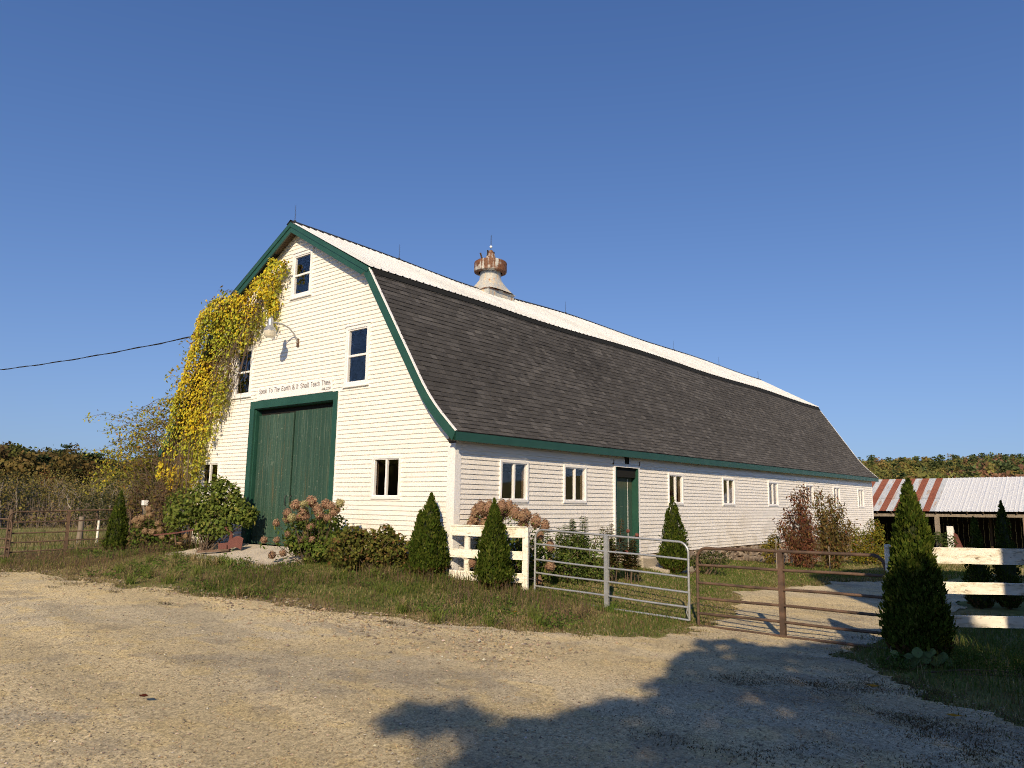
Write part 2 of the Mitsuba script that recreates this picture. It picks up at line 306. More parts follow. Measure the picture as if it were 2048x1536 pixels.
gsid = gable.buffer(-.0).intersection(sbox(-XW+corner, .5, XW-corner, 10)).difference(unary_union([sbox(a+.03, c+.03, b-.03, d-.03) for a, b, c, d, _ in WIN_G]+[sbox(DOOR_G[0]+.03, .3, DOOR_G[1]-.03, DOOR_G[3]-.03)]))
z = .50
while z < ZR-.15:
    pc = gsid.intersection(sbox(-9, z, 9, z+EXP))
    for g in joints(pc):
        mb = clap(g, z, z+EXP, lambda x, p, zz: np.stack([x, G+.022-p, zz], -1))
        if mb.n: put(wall+'__clapboard', mb, 'white_siding')
    z += EXP
# side wall
Y1 = LEN-.30
WIN_S = [(1.70, 2.69), (4.08, 5.055), (9.39, 10.335), (13.19, 14.18), (17.25, 18.25), (21.40, 22.40), (25.13, 26.14), (29.08, 30.09)]
def wz(y): return 1.848-.0000*y-.0006*y, 2.752-.0002*y
DOOR_S = (6.36, 7.69, .52, 2.87)
sh = unary_union([sbox(a+.05, wz(a)[0]+.05, b-.05, wz(a)[1]-.05) for a, b in WIN_S]+[sbox(DOOR_S[0]+.05, .2, DOOR_S[1]-.05, DOOR_S[3]-.05)])
sidep = sbox(G+.14, .42, Y1, 3.32)
def extrude_x(poly, x0, x1):
    m = trimesh.creation.extrude_polygon(poly, x1-x0, engine='earcut'); v = np.array(m.vertices)
    return np.stack([x0+v[:, 2], v[:, 0], v[:, 1]], -1), np.array(m.faces)
mb = MB(); mb.add(*extrude_x(sidep.difference(sh), XW-.14, XW-.022))
wall2 = put(barn+'__wall', walled(mb), 'sheathing')
ssid = sbox(G+.17, .48, Y1-.12, 3.3).difference(unary_union([sbox(a+.03, wz(a)[0]+.03, b-.03, wz(a)[1]-.03) for a, b in WIN_S]+[sbox(DOOR_S[0]+.03, .2, DOOR_S[1]-.03, DOOR_S[3]-.03)]))
z = .46
while z < 3.2:
    pc = ssid.intersection(sbox(0, z, 99, z+EXP))
    for g in joints(pc):
        mb = clap(g, z, z+EXP, lambda y, p, zz: np.stack([XW-.022+p, y, zz], -1))
        if mb.n: put(wall2+'__clapboard', walled(mb), 'white_siding')
    z += EXP
# far gable, left wall, floors (plain: they face away, and are seen only through the windows)
mb = MB(); mb.add(*extrude_y(gable, Y1-.14, Y1)); put(barn+'__wall', mb, 'white_siding')
mb = MB(); mb.box((-XW+.022, G+.14, .3), (-XW+.14, Y1-.14, 3.4)); put(barn+'__wall', walled(mb), 'white_siding')
mb = MB(); mb.box((-XW+.2, G+.2, .40), (XW-.2, Y1-.2, .55)); mb.box((-XW+.2, G+.5, 3.25), (XW-.2, Y1-.2, 3.4)); put(barn+'__floor', mb, 'interior_wood')
# corner boards
mb = MB(); mb.box((XW-corner-.004, G-.004, .36), (XW+.004, G+.022, 3.02)); mb.box((XW-.020, G+.0225, .36), (XW+.0045, G+.172, 3.10)); put(barn+'__corner_board', mb, 'white_vinyl')
mb = MB(); mb.box((-XW-.004, G-.004, .40), (-XW+corner+.004, G+.022, 3.02)); put(barn+'__corner_board', mb, 'white_vinyl')
mb = MB(); mb.box((XW-.020, Y1-.12, .42), (XW+.004, Y1+.006, 3.12)); put(barn+'__corner_board', walled(mb), 'white_vinyl')
mb = MB(); mb.box((XW-.017, G+.18, 2.90), (XW+.012, Y1-.13, 3.02)); put(barn+'__frieze_board', walled(mb), 'white_vinyl')

def window(kind, a, b, c, d, place, parent):
    """place(u, o, z): u along the wall, o outward from the wall plane, z up"""
    def bx(mb, u0, u1, o0, o1, z0, z1):
        p = np.array([[u0, o0, z0], [u1, o0, z0], [u1, o1, z0], [u0, o1, z0], [u0, o0, z1], [u1, o0, z1], [u1, o1, z1], [u0, o1, z1]])
        mb.hexa(place(p[:, 0], p[:, 1], p[:, 2]))
    w = key_for(parent+'__window')
    cw = .075 if kind == 'sash' else .052; iw = .032 if kind == 'sash' else .024
    mb = MB()
    bx(mb, a, a+cw, -.01, .030, c, d); bx(mb, b-cw, b, -.01, .030, c, d); bx(mb, a+cw, b-cw, -.01, .030, d-cw, d); bx(mb, a+cw, b-cw, -.01, .028, c, c+cw)
    if kind == 'sash': bx(mb, a-.03, b+.03, .0, .055, d+.001, d+.022)
    for (u0, u1, z0, z1) in ((a+cw, a+cw+iw, c+cw, d-cw), (b-cw-iw, b-cw, c+cw, d-cw), (a+cw+iw, b-cw-iw, d-cw-iw, d-cw), (a+cw+iw, b-cw-iw, c+cw, c+cw+iw)):
        bx(mb, u0, u1, -.06, .008, z0, z1)
    if kind == 'sash': bx(mb, a+cw+(iw+.001), b-cw-(iw+.001), -.045, .004, (c+d)/2-.025, (c+d)/2+.025)
    else: bx(mb, (a+b)/2-.026, (a+b)/2+.026, -.045, .012, c+cw+(iw+.001), d-cw-(iw+.001))
    scene[w+'__frame'] = mikit.ply(mb.mesh()[:2], 'white_vinyl')
    mb = MB(); bx(mb, a-.03*(kind == 'sash'), b+.03*(kind == 'sash'), -.01, .055 if kind == 'sash' else (iw+.001), c-.03 if kind == 'sash' else c-.012, c-.001); scene[w+'__sill'] = mikit.ply(mb.mesh()[:2], 'white_vinyl')
    m_ = (c+d)/2 if kind == 'sash' else (a+b)/2
    for k, (u0, u1, z0, z1, o) in enumerate(((a+cw+(iw+.001), b-cw-(iw+.001), c+cw+(iw+.001), m_-.026, -.030), (a+cw+(iw+.001), b-cw-(iw+.001), m_+.026, d-cw-(iw+.001), -.018)) if kind == 'sash' else ((a+cw+(iw+.001), m_-.027, c+cw+(iw+.001), d-cw-(iw+.001), -.025), (m_+.027, b-cw-(iw+.001), c+cw+(iw+.001), d-cw-(iw+.001), -.012))):
        p = np.array([[u0, z0], [u1, z0], [u1, z1], [u0, z1]]); mb = MB(); mb.add(place(p[:, 0], np.full(4, o), p[:, 1]), [[0, 1, 2, 3]])
        scene[w+'__pane'+('_001' if k else '')] = mikit.ply(mb.mesh()[:2], 'glass')
    return w
for a, b, c, d, kind in WIN_G: window(kind, a, b, c, d, lambda u, o, z: np.stack([u, G-o, z], -1), barn)
for a, b in WIN_S:
    c, d = wz(a); window('slider', a, b, c, d, lambda u, o, z: np.stack([XW+o, u, z+SYW*u], -1), barn)

# main door: frame, two leaves of upright planks, pulls
a, b, c, d = DOOR_G
dr_ = key_for(barn+'__door')
mb = MB()
mb.box((a, G-.035, c-.05), (a+.20, G+.02, d)); mb.box((b-.15, G-.035, c-.05), (b, G+.02, d)); mb.box((a+.2, G-.035, d-.20), (b-.15, G+.02, d))
mb.box((a+.18, G+.0205, c-.05), (a+.235, G+.26, d-.15)); mb.box((b-.17, G+.0205, c-.05), (b-.12, G+.26, d-.15)); mb.box((a+.235, G+.0205, d-.22), (b-.17, G+.26, d-.17))
scene[dr_+'__frame'] = mikit.ply(mb.mesh()[:2], 'green_trim')
mb = MB(); mb.box((b+.002, G-.012, c), (b+.03, G+.02, d+.02)); mb.box((a-.03, G-.012, c), (a-.002, G+.02, d+.02)); scene[dr_+'__casing'] = mikit.ply(mb.mesh()[:2], 'white_vinyl')
mb = MB(); mb.box((a+.235, G+.20, d-.5), (b-.17, G+.25, d-.22)); scene[dr_+'__track_gap'] = mikit.ply(mb.mesh()[:2], 'dark_gap')
r_ = np.random.default_rng(3)
mid = .10; x = a+.29; k = 0
while x < b-.19:
    w = min(r_.uniform(.155, .20), (mid if x < mid else b-.172)-x)
    if w < .05: x += w+.002; continue
    leftleaf = x < mid; y0 = G+.085+(.0 if leftleaf else .045)+r_.uniform(0, .006); top = d-.385 if leftleaf else d-.345
    mb = MB(); z0, z1 = c+.03+r_.uniform(0, .012), top+r_.uniform(-.004, .004); e = .006
    mb.hexa([[x, y0+e, z0], [x+w-.007, y0+e, z0], [x+w-.007, y0+.04, z0], [x, y0+.04, z0], [x, y0+e, z1], [x+w-.007, y0+e, z1], [x+w-.007, y0+.04, z1], [x, y0+.04, z1]])
    mb.hexa([[x, y0+e, z0], [x+w-.007, y0+e, z0], [x+w-.007, y0+e, z1], [x, y0+e, z1], [x+e, y0, z0], [x+w-.007-e, y0, z0], [x+w-.007-e, y0, z1], [x+e, y0, z1]])
    put(dr_+'__plank', mb, 'door_paint'); x += w+.001
mb = MB(); mb.box((a+.24, G+.185, c-.02), (b-.175, G+.199, d-.25)); scene[dr_+'__backing'] = mikit.ply(mb.mesh()[:2], 'dark_gap')
mb = MB(); mb.box((a+.29, G+.070, c+.22), (mid-.005, G+.084, c+.26)); mb.box((mid+.005, G+.115, c+.22), (b-.18, G+.129, c+.26)); scene[dr_+'__rail'] = mikit.ply(mb.mesh()[:2], 'door_paint')
for xx, yy in ((mid-.10, G+.085), (mid+.06, G+.13)):
    mb = MB(); mb.tube([(xx, yy, 1.93), (xx, yy-.045, 1.90), (xx, yy-.05, 1.80), (xx, yy-.045, 1.70), (xx, yy, 1.67)], .011, 6); put(dr_+'__handle', mb, 'dark_steel', True)
mb = MB(); mb.tube([(mid-.06, G+.05, 1.66), (mid-.02, G+.03, 1.52), (mid+.02, G+.06, 1.62)], .008, 5); put(dr_+'__chain', mb, 'dark_steel')
# side door with its transom and steps
a, b, c, d = DOOR_S
sd = key_for(barn+'__door')
def sx(mb, y0, y1, o0, o1, z0, z1): mb.box((XW+o0, y0, z0), (XW+o1, y1, z1))
mb = MB(); sx(mb, a, a+.07, -.02, .03, c-.05, d+.0); sx(mb, b-.07, b, -.02, .03, c-.05, d); sx(mb, a+.07, b-.07, -.02, .03, d-.06, d); scene[sd+'__frame'] = mikit.ply(walled(mb)[:2], 'white_vinyl')
mb = MB(); sx(mb, a+.071, a+.10, -.24, .028, c-.05, d-.061); sx(mb, b-.10, b-.071, -.24, .028, c-.05, d-.061); scene[sd+'__jamb'] = mikit.ply(walled(mb)[:2], 'green_trim')
mb = MB(); sx(mb, a+.1, b-.1, -.24, -.05, d-.32, d-.062); scene[sd+'__track_gap'] = mikit.ply(walled(mb)[:2], 'dark_gap')
y = a+.11
for k in range(7):
    w = (b-a-.22)/7; mb = MB(); sx(mb, y+.003, y+w-.003, -.20, -.165+.004*(k % 2), c, d-.1); put(sd+'__plank', walled(mb), 'door_paint'); y += w
mb = MB(); sx(mb, b-.345, b-.332, -.165, -.155, c+.05, d-.35); scene[sd+'__edge_strip'] = mikit.ply(walled(mb)[:2], 'white_vinyl')
mb = MB(); sx(mb, (a+b)/2-.1, (a+b)/2+.12, -.02, .014, d+.04, d+.27); scene[sd+'__vent'] = mikit.ply(walled(mb)[:2], 'dark_gap')
mb = MB(); sx(mb, a-.02, a, -.02, .022, d, 3.0); sx(mb, b, b+.02, -.02, .022, d, 3.0); scene[sd+'__batten'] = mikit.ply(walled(mb)[:2], 'sheathing')

# roof: deck, shingles, metal top
def prism_y(pts, y0, y1, n=33):
    ys = np.linspace(y0, y1, n); p = np.asarray(pts); m = len(p)
    v = np.concatenate([np.stack([p[:, 0], np.full(m, y), p[:, 1]], -1) for y in ys])
    f = [[i*m+k, i*m+(k+1) % m, (i+1)*m+(k+1) % m, (i+1)*m+k] for i in range(n-1) for k in range(m)]
    f = np.array(f); f = np.vstack([f[:, [0, 1, 2]], f[:, [0, 2, 3]]])
    e = (n-1)*m
    return v, f
def strip(d0, d1, ss): # closed outline between two offsets below the lower slope's surface
    o = np.array([low(s)-lown(s)*d0 for s in ss]); i = np.array([low(s)-lown(s)*d1 for s in ss]); return np.vstack([o, i[::-1]])
ss = np.linspace(0, SEG[-1], 16)
roof = key_for(barn+'__roof')
mb = MB(); o = strip(.012, .075, ss)
for sgn in (1, -1): mb.add(*prism_y(o*np.array([sgn, 1]), .045, LEN-.01))
scene[roof+'__deck'] = mikit.ply(roofed(mb)[:2], 'dark_gap')
tabs, cols = [], []
r_ = np.random.default_rng(5); EXS = .142; nc = int(SEG[-1]/EXS)
for ci in range(nc):
    s0, s1 = ci*EXS-.012, min((ci+1)*EXS+.02, SEG[-1]-.01)
    y = .012-r_.uniform(0, .25)
    while y < LEN-.02:
        w = r_.uniform(.12, .30); ya, yb = max(y, .012), min(y+w, LEN-.012); y += w+.002
        if yb-ya < .03: continue
        th = .010+(.008 if r_.random() < .45 else 0)+r_.uniform(0, .0015)
        tabs.append((s0, s1, ya, yb, th)); cols.append(r_.choice([.043, .048, .054, .061, .072], p=[.22, .3, .25, .15, .08])*r_.uniform(.9, 1.1))
tabs, cols = np.array(tabs), np.array(cols)
def tabmesh(t):
    s0, s1, ya, yb, th = t.T; pa, pb = low(np.maximum(s0, -.02)), low(s1); na, nb = lown(np.maximum(s0, 0)), lown(s1)
    pa = pa-(np.clip(-s0, 0, 1)[:, None])*unit(B_-FL)*0
    def P3(p, n, o, y): q = p+n*o[:, None]; return np.stack([q[:, 0], y, q[:, 1]], -1)
    z0 = np.zeros_like(th)
    v = np.stack([P3(pa, na, z0-.01, ya), P3(pa, na, z0-.01, yb), P3(pb, nb, z0-.011, yb), P3(pb, nb, z0-.011, ya), P3(pa, na, th, ya), P3(pa, na, th, yb), P3(pb, nb, z0-.003, yb), P3(pb, nb, z0-.003, ya)], 1)
    f = np.array([[4, 5, 6], [4, 6, 7], [0, 1, 5], [0, 5, 4], [0, 4, 7], [0, 7, 3], [1, 2, 6], [1, 6, 5]])
    n = len(t); F_ = (f[None]+(np.arange(n)*8)[:, None, None]).reshape(-1, 3); v = v.reshape(-1, 3); v[:, 2] += sag(v[:, 1], v[:, 2])
    return v, F_
cy, cz = tabs[:, 2:4].mean(1), low(tabs[:, 0])
pos = np.stack([cz[:, 0], cy, cz[:, 1]], -1)
blot = meshkit.fbm(pos*np.array([1, .45, .8]), 4, 3); patch = np.exp(-(((cy-8.2)/1.5)**2+((cz[:, 1]-6.0)/.7)**2))
cols = cols*(.86+.58*blot)*(1-.42*patch*smf(.3, .6, meshkit.fbm(pos*1.3, 3, 8)))
tint = np.stack([cols*1.03, cols*1.0, cols*.96], -1)
order = np.argsort(np.linalg.norm(pos-CAM, axis=1)); near, rest = order[:300], order[300:]
for i in near:
    v, f = tabmesh(tabs[i:i+1]); put(roof+'__shingle', (v, f, np.repeat(tint[i:i+1], 8, 0)), 'shingle_mat', vc=True)
v, f = tabmesh(tabs[rest]); scene[roof+'__shingle_field'] = mikit.ply((v, f), 'shingle_mat', color=np.repeat(tint[rest], 8, 0)); labels[roof+'__shingle_field'] = {'kind': 'stuff'}
v2 = v.copy(); v2[:, 0] *= -1; scene[roof+'__shingle_field_001'] = mikit.ply((v2, f[:, ::-1]), 'shingle_mat', color=np.repeat(tint[rest], 8, 0)); labels[roof+'__shingle_field_001'] = {'kind': 'stuff'}
# white ribbed metal sheets on the upper slope
XM, ZM = 3.31, ZR-(ZR-7.185)*3.31/3.297
mroof = key_for(barn+'__metal_roof')
def metal(y0, y1, sgn, lift=.0):
    ribs = [y0]; pts = [(y0, 0.0)]; y = y0+.10
    while y < y1-.05:
        pts += [(y-.030, 0), (y-.014, .021), (y+.014, .021), (y+.030, 0)]; y += .228
    pts += [(y1, 0)]; p = np.array(pts); d = unit(np.array([XM, ZM-ZR])); nn = np.array([-d[1], d[0]])
    a = np.stack([np.full(len(p), 0.0)+nn[0]*p[:, 1], p[:, 0], ZR+nn[1]*(p[:, 1]+lift)], -1); b = np.stack([XM+nn[0]*p[:, 1], p[:, 0], ZM+nn[1]*(p[:, 1]+lift)], -1)
    m = (a+b)/2; v = np.vstack([a, m, b]); v[:, 0] *= sgn; n = len(p)
    f = [[k, k+1, n+k+1, n+k] for k in range(n-1)]+[[n+k, n+k+1, 2*n+k+1, 2*n+k] for k in range(n-1)]
    mb = MB(); mb.add(v, f); return roofed(mb)
for sgn in (1, -1):
    y = -.02
    while y < LEN-.1:
        put(mroof+'__panel', metal(y, min(y+.918, LEN+.03), sgn, .0015*(int(y/.9) % 2)), 'white_metal', 25); y += .914
mb = MB(); dd = unit(np.array([XM, ZM-ZR])); nn = np.array([-dd[1], dd[0]])
for sgn in (1, -1):
    A = np.array([0, ZR])-nn*.012; Bq = np.array([XM-.012, ZM])-nn*.010; C2 = Bq-nn*.02+np.array([.015, -.20]); D2 = np.array([0, ZR])-nn*.10
    mb.add(*prism_y(np.array([A, Bq, C2, D2])*np.array([sgn, 1]), .045, LEN-.02))
scene[mroof+'__deck'] = mikit.ply(roofed(mb)[:2], 'dark_gap')
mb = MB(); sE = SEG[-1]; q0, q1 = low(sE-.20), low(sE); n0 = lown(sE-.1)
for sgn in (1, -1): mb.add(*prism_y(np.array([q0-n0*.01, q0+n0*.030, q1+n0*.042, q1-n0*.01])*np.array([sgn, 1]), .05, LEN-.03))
scene[mroof+'__shadow_strip'] = mikit.ply(roofed(mb)[:2], 'dark_gap')  # black strip on the shingles paints in the shade under the metal edge
mb = MB(); rc = np.array([(-.16, ZR-.048), (0, ZR+.05), (.10, ZR+.0), (.10, ZR-.045), (.085, ZR-.05), (.0, ZR+.02), (-.16, ZR-.056)]); mb.add(*prism_y(rc, -.03, LEN+.03)); scene[mroof+'__ridge_cap'] = mikit.ply(roofed(mb)[:2], 'dark_steel')
# rake boards, drip edge, eave fascia, soffits
rk = key_for(barn+'__rake_trim')
for yy, s_ in ((0, 1), (LEN, -1)):
    for sgn in (1, -1):
        def quadstrip(o, i, y0, y1):
            n = len(o); v = np.vstack([np.c_[o[:, 0], np.full(n, y0), o[:, 1]], np.c_[i[:, 0], np.full(n, y0), i[:, 1]], np.c_[o[:, 0], np.full(n, y1), o[:, 1]], np.c_[i[:, 0], np.full(n, y1), i[:, 1]]])
            v[:, 0] *= sgn; f = []
            for k in range(n-1):
                f += [[k, k+1, n+k+1, n+k], [2*n+k, 3*n+k, 3*n+k+1, 2*n+k+1], [k, 2*n+k, 2*n+k+1, k+1], [n+k, n+k+1, 3*n+k+1, 3*n+k]]
            f += [[0, n, 3*n, 2*n], [n-1, 3*n-1, 4*n-1, 2*n-1][::-1]]
            mb = MB(); mb.add(v, f); return mb
        s2 = np.linspace(0, SEG[-1], 18)
        o = np.array([low(s)-lown(s)*.006 for s in s2]); i = np.array([low(s)-lown(s)*.215 for s in s2]); i[0] = [XE-.10, ZE-.19]; o[-1] = [3.27, 7.17]; i[-1] = [3.06, 7.05]
        put(rk+'__board', roofed(quadstrip(o, i, yy, yy+s_*.04)), 'green_trim')
        A = np.array([[XM-.06, ZM-.005], [0, ZR-.012]]); w1, w2 = nn*.11, nn*.235
        put(rk+'__board', roofed(quadstrip(A, A-np.array([w1, [0, .125]]), yy-s_*.022, yy+s_*.0195)), 'green_trim')
        put(rk+'__board', roofed(quadstrip(A-np.array([w1*.9, [0, .11]])-np.array([[.04, -.02], [0, 0]]), A-np.array([w2, [0, .27]])-np.array([[.18, -.09], [0, 0]]), yy+s_*.001, yy+s_*.0405)), 'green_trim')
        o = np.array([low(s)+lown(s)*.016 for s in s2]); i = np.array([low(s)-lown(s)*.012 for s in s2])
        put(rk+'__drip_edge', roofed(quadstrip(o, i, yy-s_*.012, yy+s_*.035)), 'white_vinyl')
        o = np.array([low(s)-lown(s)*.10 for s in s2]); i = o-np.array([lown(s)*.02 for s in s2])
        if s_ > 0:
            put(rk+'__soffit', roofed(quadstrip(o, i, .041, G+.02)), 'sheathing')
            A2 = np.array([[3.3, 7.06], [0, ZR-.13]]); put(rk+'__soffit', roofed(quadstrip(A2, A2-np.array([0, .02]), .0195, G+.02)), 'sheathing')
mb = MB(); mb.box((XE-.045, .041, ZE-.19), (XE-.006, LEN-.041, ZE-.012))
v, f, c_ = mb.mesh()
def longbox(x0, x1, z0, z1, y0, y1, n=60):
    return prism_y(np.array([(x0, z0), (x1, z0), (x1, z1), (x0, z1)]), y0, y1, n)
mb = MB(); mb.add(*longbox(XE-.045, XE-.004, ZE-.19, ZE-.014, .0, LEN)); put(barn+'__fascia', roofed(mb), 'green_trim')
mb = MB(); mb.add(*longbox(-XE+.004, -XE+.045, ZE-.19, ZE-.014, .0, LEN)); put(barn+'__fascia', roofed(mb), 'green_trim')
mb = MB(); mb.add(*longbox(XW-.02, XE-.046, ZE-.17, ZE-.15, .05, LEN-.05)); mb.add(*longbox(-XE+.046, -XW+.02, ZE-.17, ZE-.15, .05, LEN-.05)); put(barn+'__soffit', roofed(mb), 'weathered_wood')
# fieldstone foundation under the side wall
fd = key_for(barn+'__foundation')
mb = MB(); mb.box((XW-.30, G+.3, -.9), (XW-.06, Y1, .47)); mb.box((-XW+.02, G-.0, -.4), (XW-.25, G+.12, .49)); scene[fd+'__core'] = mikit.ply(walled(mb)[:2], 'concrete')
ico = trimesh.creation.icosphere(subdivisions=1)
def rock(center, size, r_, c=None):
    v = np.array(ico.vertices)*(1+.22*r_.normal(size=(len(ico.vertices), 1))); v = np.clip(v, -.82, .82)*np.asarray(size); a = r_.uniform(-.25, .25)
    R = np.array([[1, 0, 0], [0, math.cos(a), -math.sin(a)], [0, math.sin(a), math.cos(a)]]); return v@R.T+center, np.array(ico.faces), c
r_ = np.random.default_rng(21)
y = 8.1
while y < 31.4:
    g0 = float(ground(XW+.1, y))-.08; z = .46+SYW*y
    while z > g0:
        h = r_.uniform(.14, .30); w = r_.uniform(.22, .50); g_ = r_.uniform(.6, 1.15)
        mb = MB(); mb.add(*rock((XW-.075+r_.uniform(-.015, .015), y+r_.uniform(-.08, .08), z-h/2), (.13, w/2*1.2, h/2*1.2), r_)); put(fd+'__stone', mb, 'fieldstone', 30); z -= h*.93
    y += r_.uniform(.30, .40)

# stone steps at the side door
st = thing('stone_steps', 'pale stone slab steps below the green side door', 'steps')
for k, (x0, x1, y0, y1, z0, z1) in enumerate(((5.9, 6.95, 6.0, 7.85, .15, .52), (6.95, 7.6, 6.1, 7.7, -.05, .30))):
    m = trimesh.creation.box((x1-x0, y1-y0, z1-z0)).subdivide().subdivide().subdivide(); v = np.array(m.vertices)+[(x0+x1)/2, (y0+y1)/2, (z0+z1)/2]; v += .03*np.stack([wob(v, 3, s, 3.) for s in (1, 2, 3)], -1)
    put(st+'__slab', (v, np.array(m.faces), v*0+.5), 'concrete', 30)
# concrete apron before the main door
xs, ys = np.linspace(-2.35, 2.3, 24), np.linspace(G-.04, -1.45, 12); X, Y = np.meshgrid(xs, ys, indexing='ij')
Z = .68-(.20*smf(0, 1.5, G-Y))+.008*wob(np.stack([X, Y, X*0], -1), 3, 2, 2.); Xe = X+.10*wob(np.stack([X, Y, X*0], -1), 2, 4, 1.5)*(abs(X) > 2)
v = np.stack([Xe, Y, Z], -1); idx = np.arange(X.size).reshape(X.shape); f = np.stack([idx[:-1, :-1], idx[1:, :-1], idx[1:, 1:], idx[:-1, 1:]], -1).reshape(-1, 4)[:, ::-1]
mb = MB(); mb.add(v.reshape(-1, 3), f); nb = len(X.ravel()); edge = np.r_[idx[:, 0], idx[-1, :], idx[::-1, -1], idx[0, ::-1]]; lo = v.reshape(-1, 3)[edge].copy(); lo[:, 2] -= .4
ev = np.vstack([v.reshape(-1, 3)[edge], lo]); n = len(edge); mb.add(ev, [[i, i+1, n+i+1, n+i] for i in range(n-1)])
put('concrete_apron', mb, 'concrete', 40, label='worn concrete ramp in front of the green barn door', kind='structure')

# ---------------------------------------------------------------- things on the barn
sg = thing('sign', 'long white sign board with a painted verse above the barn door', 'sign')
mb = MB(); mb.box((-1.44, G-.030, 4.425), (1.76, G-.001, 4.76)); put(sg+'__board', mb, 'sign_white')
def letters(text, h, x0, x1, z, bold=False, slant=0.):
    m = meshkit.text_mesh(text, h, .004, bold); v = np.array(m.vertices); w = v[:, 0].max(); s = (x1-x0)/w
    return np.stack([x0+v[:, 0]*s+v[:, 1]*slant, G-.0305-v[:, 2], z+v[:, 1]], -1), np.array(m.faces)
for word, x0, x1 in (('Speak', -1.36, -.995), ('To', -.915, -.74), ('The', -.67, -.42), ('Earth', -.345, .055), ('&', .12, .245), ('It', .305, .39), ('Shall', .475, .835), ('Teach', .905, 1.265), ('Thee.', 1.335, 1.715)):
    mb = MB(); mb.add(*letters(word, .125, x0, x1, 4.595)); put(sg+'__lettering', mb, 'lettering')
mb = MB(); mb.add(*letters('Job, 12:8', .062, 1.36, 1.70, 4.475, True, .15)); put(sg+'__lettering', mb, 'lettering')

yl = thing('yard_light', 'grey barnyard lamp on a curved arm on the gable wall', 'lamp')
hx, hy, hz = .02, -.42, 5.86
mb = MB(); mb.tube([(.23, G-.02, 5.80), (.23, G-.06, 5.88), (.225, G-.14, 6.02), (.20, G-.28, 6.15), (.16, G-.42, 6.21), (.10, G-.58, 6.235), (hx+.05, hy+.05, 6.235)], .021, 8); put(yl+'__arm', mb, 'galvanized', True)
mb = MB(); mb.box((.19, G-.03, 5.70), (.27, G-.001, 5.90)); put(yl+'__bracket', mb, 'rusty_steel')
mb = MB(); mb.lathe([(.0, .50), (.035, .495), (.055, .47), (.068, .44), (.072, .29), (.09, .27), (.125, .21), (.158, .165), (.16, .15), (.15, .15)], (hx, hy, hz), 24); put(yl+'__housing', mb, 'galvanized', 40)
mb = MB(); mb.lathe([(.149, .15), (.148, .10), (.135, .02), (.12, .0), (0, .0)], (hx, hy, hz), 24); put(yl+'__lens', mb, 'lamp_acrylic', 40)

vt = thing('roof_ventilator', 'rusty round metal ventilator standing on the barn ridge', 'ventilator')
vy = 7.97; vz = ZR+float(sag(vy, 9.0))
mb = MB(); mb.box((-.52, vy-.66, vz-.45), (.52, vy+.66, vz-.06)); put(vt+'__base', mb, 'stained_galv')
mb = MB(); mb.box((-.56, vy-.70, vz-.059), (.56, vy+.70, vz-.03)); put(vt+'__flashing', mb, 'rusty_drum')
ang = np.arange(32)*2*np.pi/32
def sq(r, e): c, s = np.cos(ang), np.sin(ang); k = (np.abs(c)**e+np.abs(s)**e)**(-1/e); return np.stack([r*k*c, r*k*s], -1)
lv = []
for t in np.linspace(0, 1, 10):
    r = .36+.27*(1-t)**1.5; p = sq(r, 2+6*(1-t)**2); lv.append(np.c_[p[:, 0], p[:, 1]+vy, np.full(32, vz-.03+.54*t)])
f = [[i*32+k, i*32+(k+1) % 32, (i+1)*32+(k+1) % 32, (i+1)*32+k] for i in range(9) for k in range(32)]
mb = MB(); mb.add(np.vstack(lv), f); put(vt+'__skirt', mb, 'stained_galv', 35)
zn = vz+.51
mb = MB(); mb.lathe([(.36, 0), (.365, .03), (.352, .05), (.352, .08), (.362, .10), (.352, .12), (.352, .5)], (0, vy, zn), 32); put(vt+'__neck', mb, 'stained_galv', 35)
mb = MB(); mb.lathe([(.40, .18), (.555, .20), (.565, .23), (.565, .52), (.555, .55), (.50, .585), (.34, .63), (.19, .67)], (0, vy, zn), 40); put(vt+'__drum', mb, 'rusty_drum', 35)
mb = MB(); mb.lathe([(.50, .24), (.50, .5), (.0, .52)], (0, vy, zn), 32); put(vt+'__hood', mb, 'dark_gap', 35)
mb = MB(); mb.lathe([(.19, .66), (.175, .72), (.14, .85), (.10, .93), (.06, 1.0), (0, 1.02)], (0, vy, zn), 24); put(vt+'__cone', mb, 'rusty_drum', 35)
for dx, dy in ((.02, .14), (-.02, -.14)):
    mb = MB(); mb.box((dx-.02, vy+dy-.02, zn+.76), (dx+.02, vy+dy+.02, zn+.98)); put(vt+'__strut', mb, 'dark_steel')
mb = MB(); mb.bar((-.02, vy-.43, zn+.60), (-.02, vy-.52, zn+.78), .05, .03); put(vt+'__bracket', mb, 'rusty_steel')
mb = MB(); mb.tube([(0, vy, zn+1.0), (0, vy, zn+1.55)], .011, 6); put(vt+'__spike', mb, 'dark_steel')
mb = MB(); mb.lathe([(0, -.05), (.035, -.035), (.05, 0), (.035, .035), (0, .05)], (0, vy, zn+1.13), 16); put(vt+'__ball', mb, 'white_vinyl', 60)
ROD = ('on the near end of the barn ridge above the gable', 'on the ridge between gable and rusty ventilator', 'on the ridge just beyond the rusty ventilator', 'on the ridge about two thirds along the barn', 'second from the far end of the barn ridge', 'on the far end of the barn ridge')
for y, w in zip((.11, 3.79, 12.44, 21.4, 26.5, 31.9), ROD):
    k = thing('lightning_rod', 'thin dark lightning rod '+w, 'lightning rod', 'lightning rods along the barn ridge'); z = ZR+float(sag(y, 9.0))+.03
    mb = MB(); mb.tube([(0, y, z), (0, y, z+.46)], [.008, .005], 6); put(k+'__rod', mb, 'dark_steel')
    mb = MB(); mb.lathe([(0, .05), (.03, .04), (.045, 0), (.06, -.04)], (0, y, z), 10); put(k+'__foot', mb, 'dark_steel')
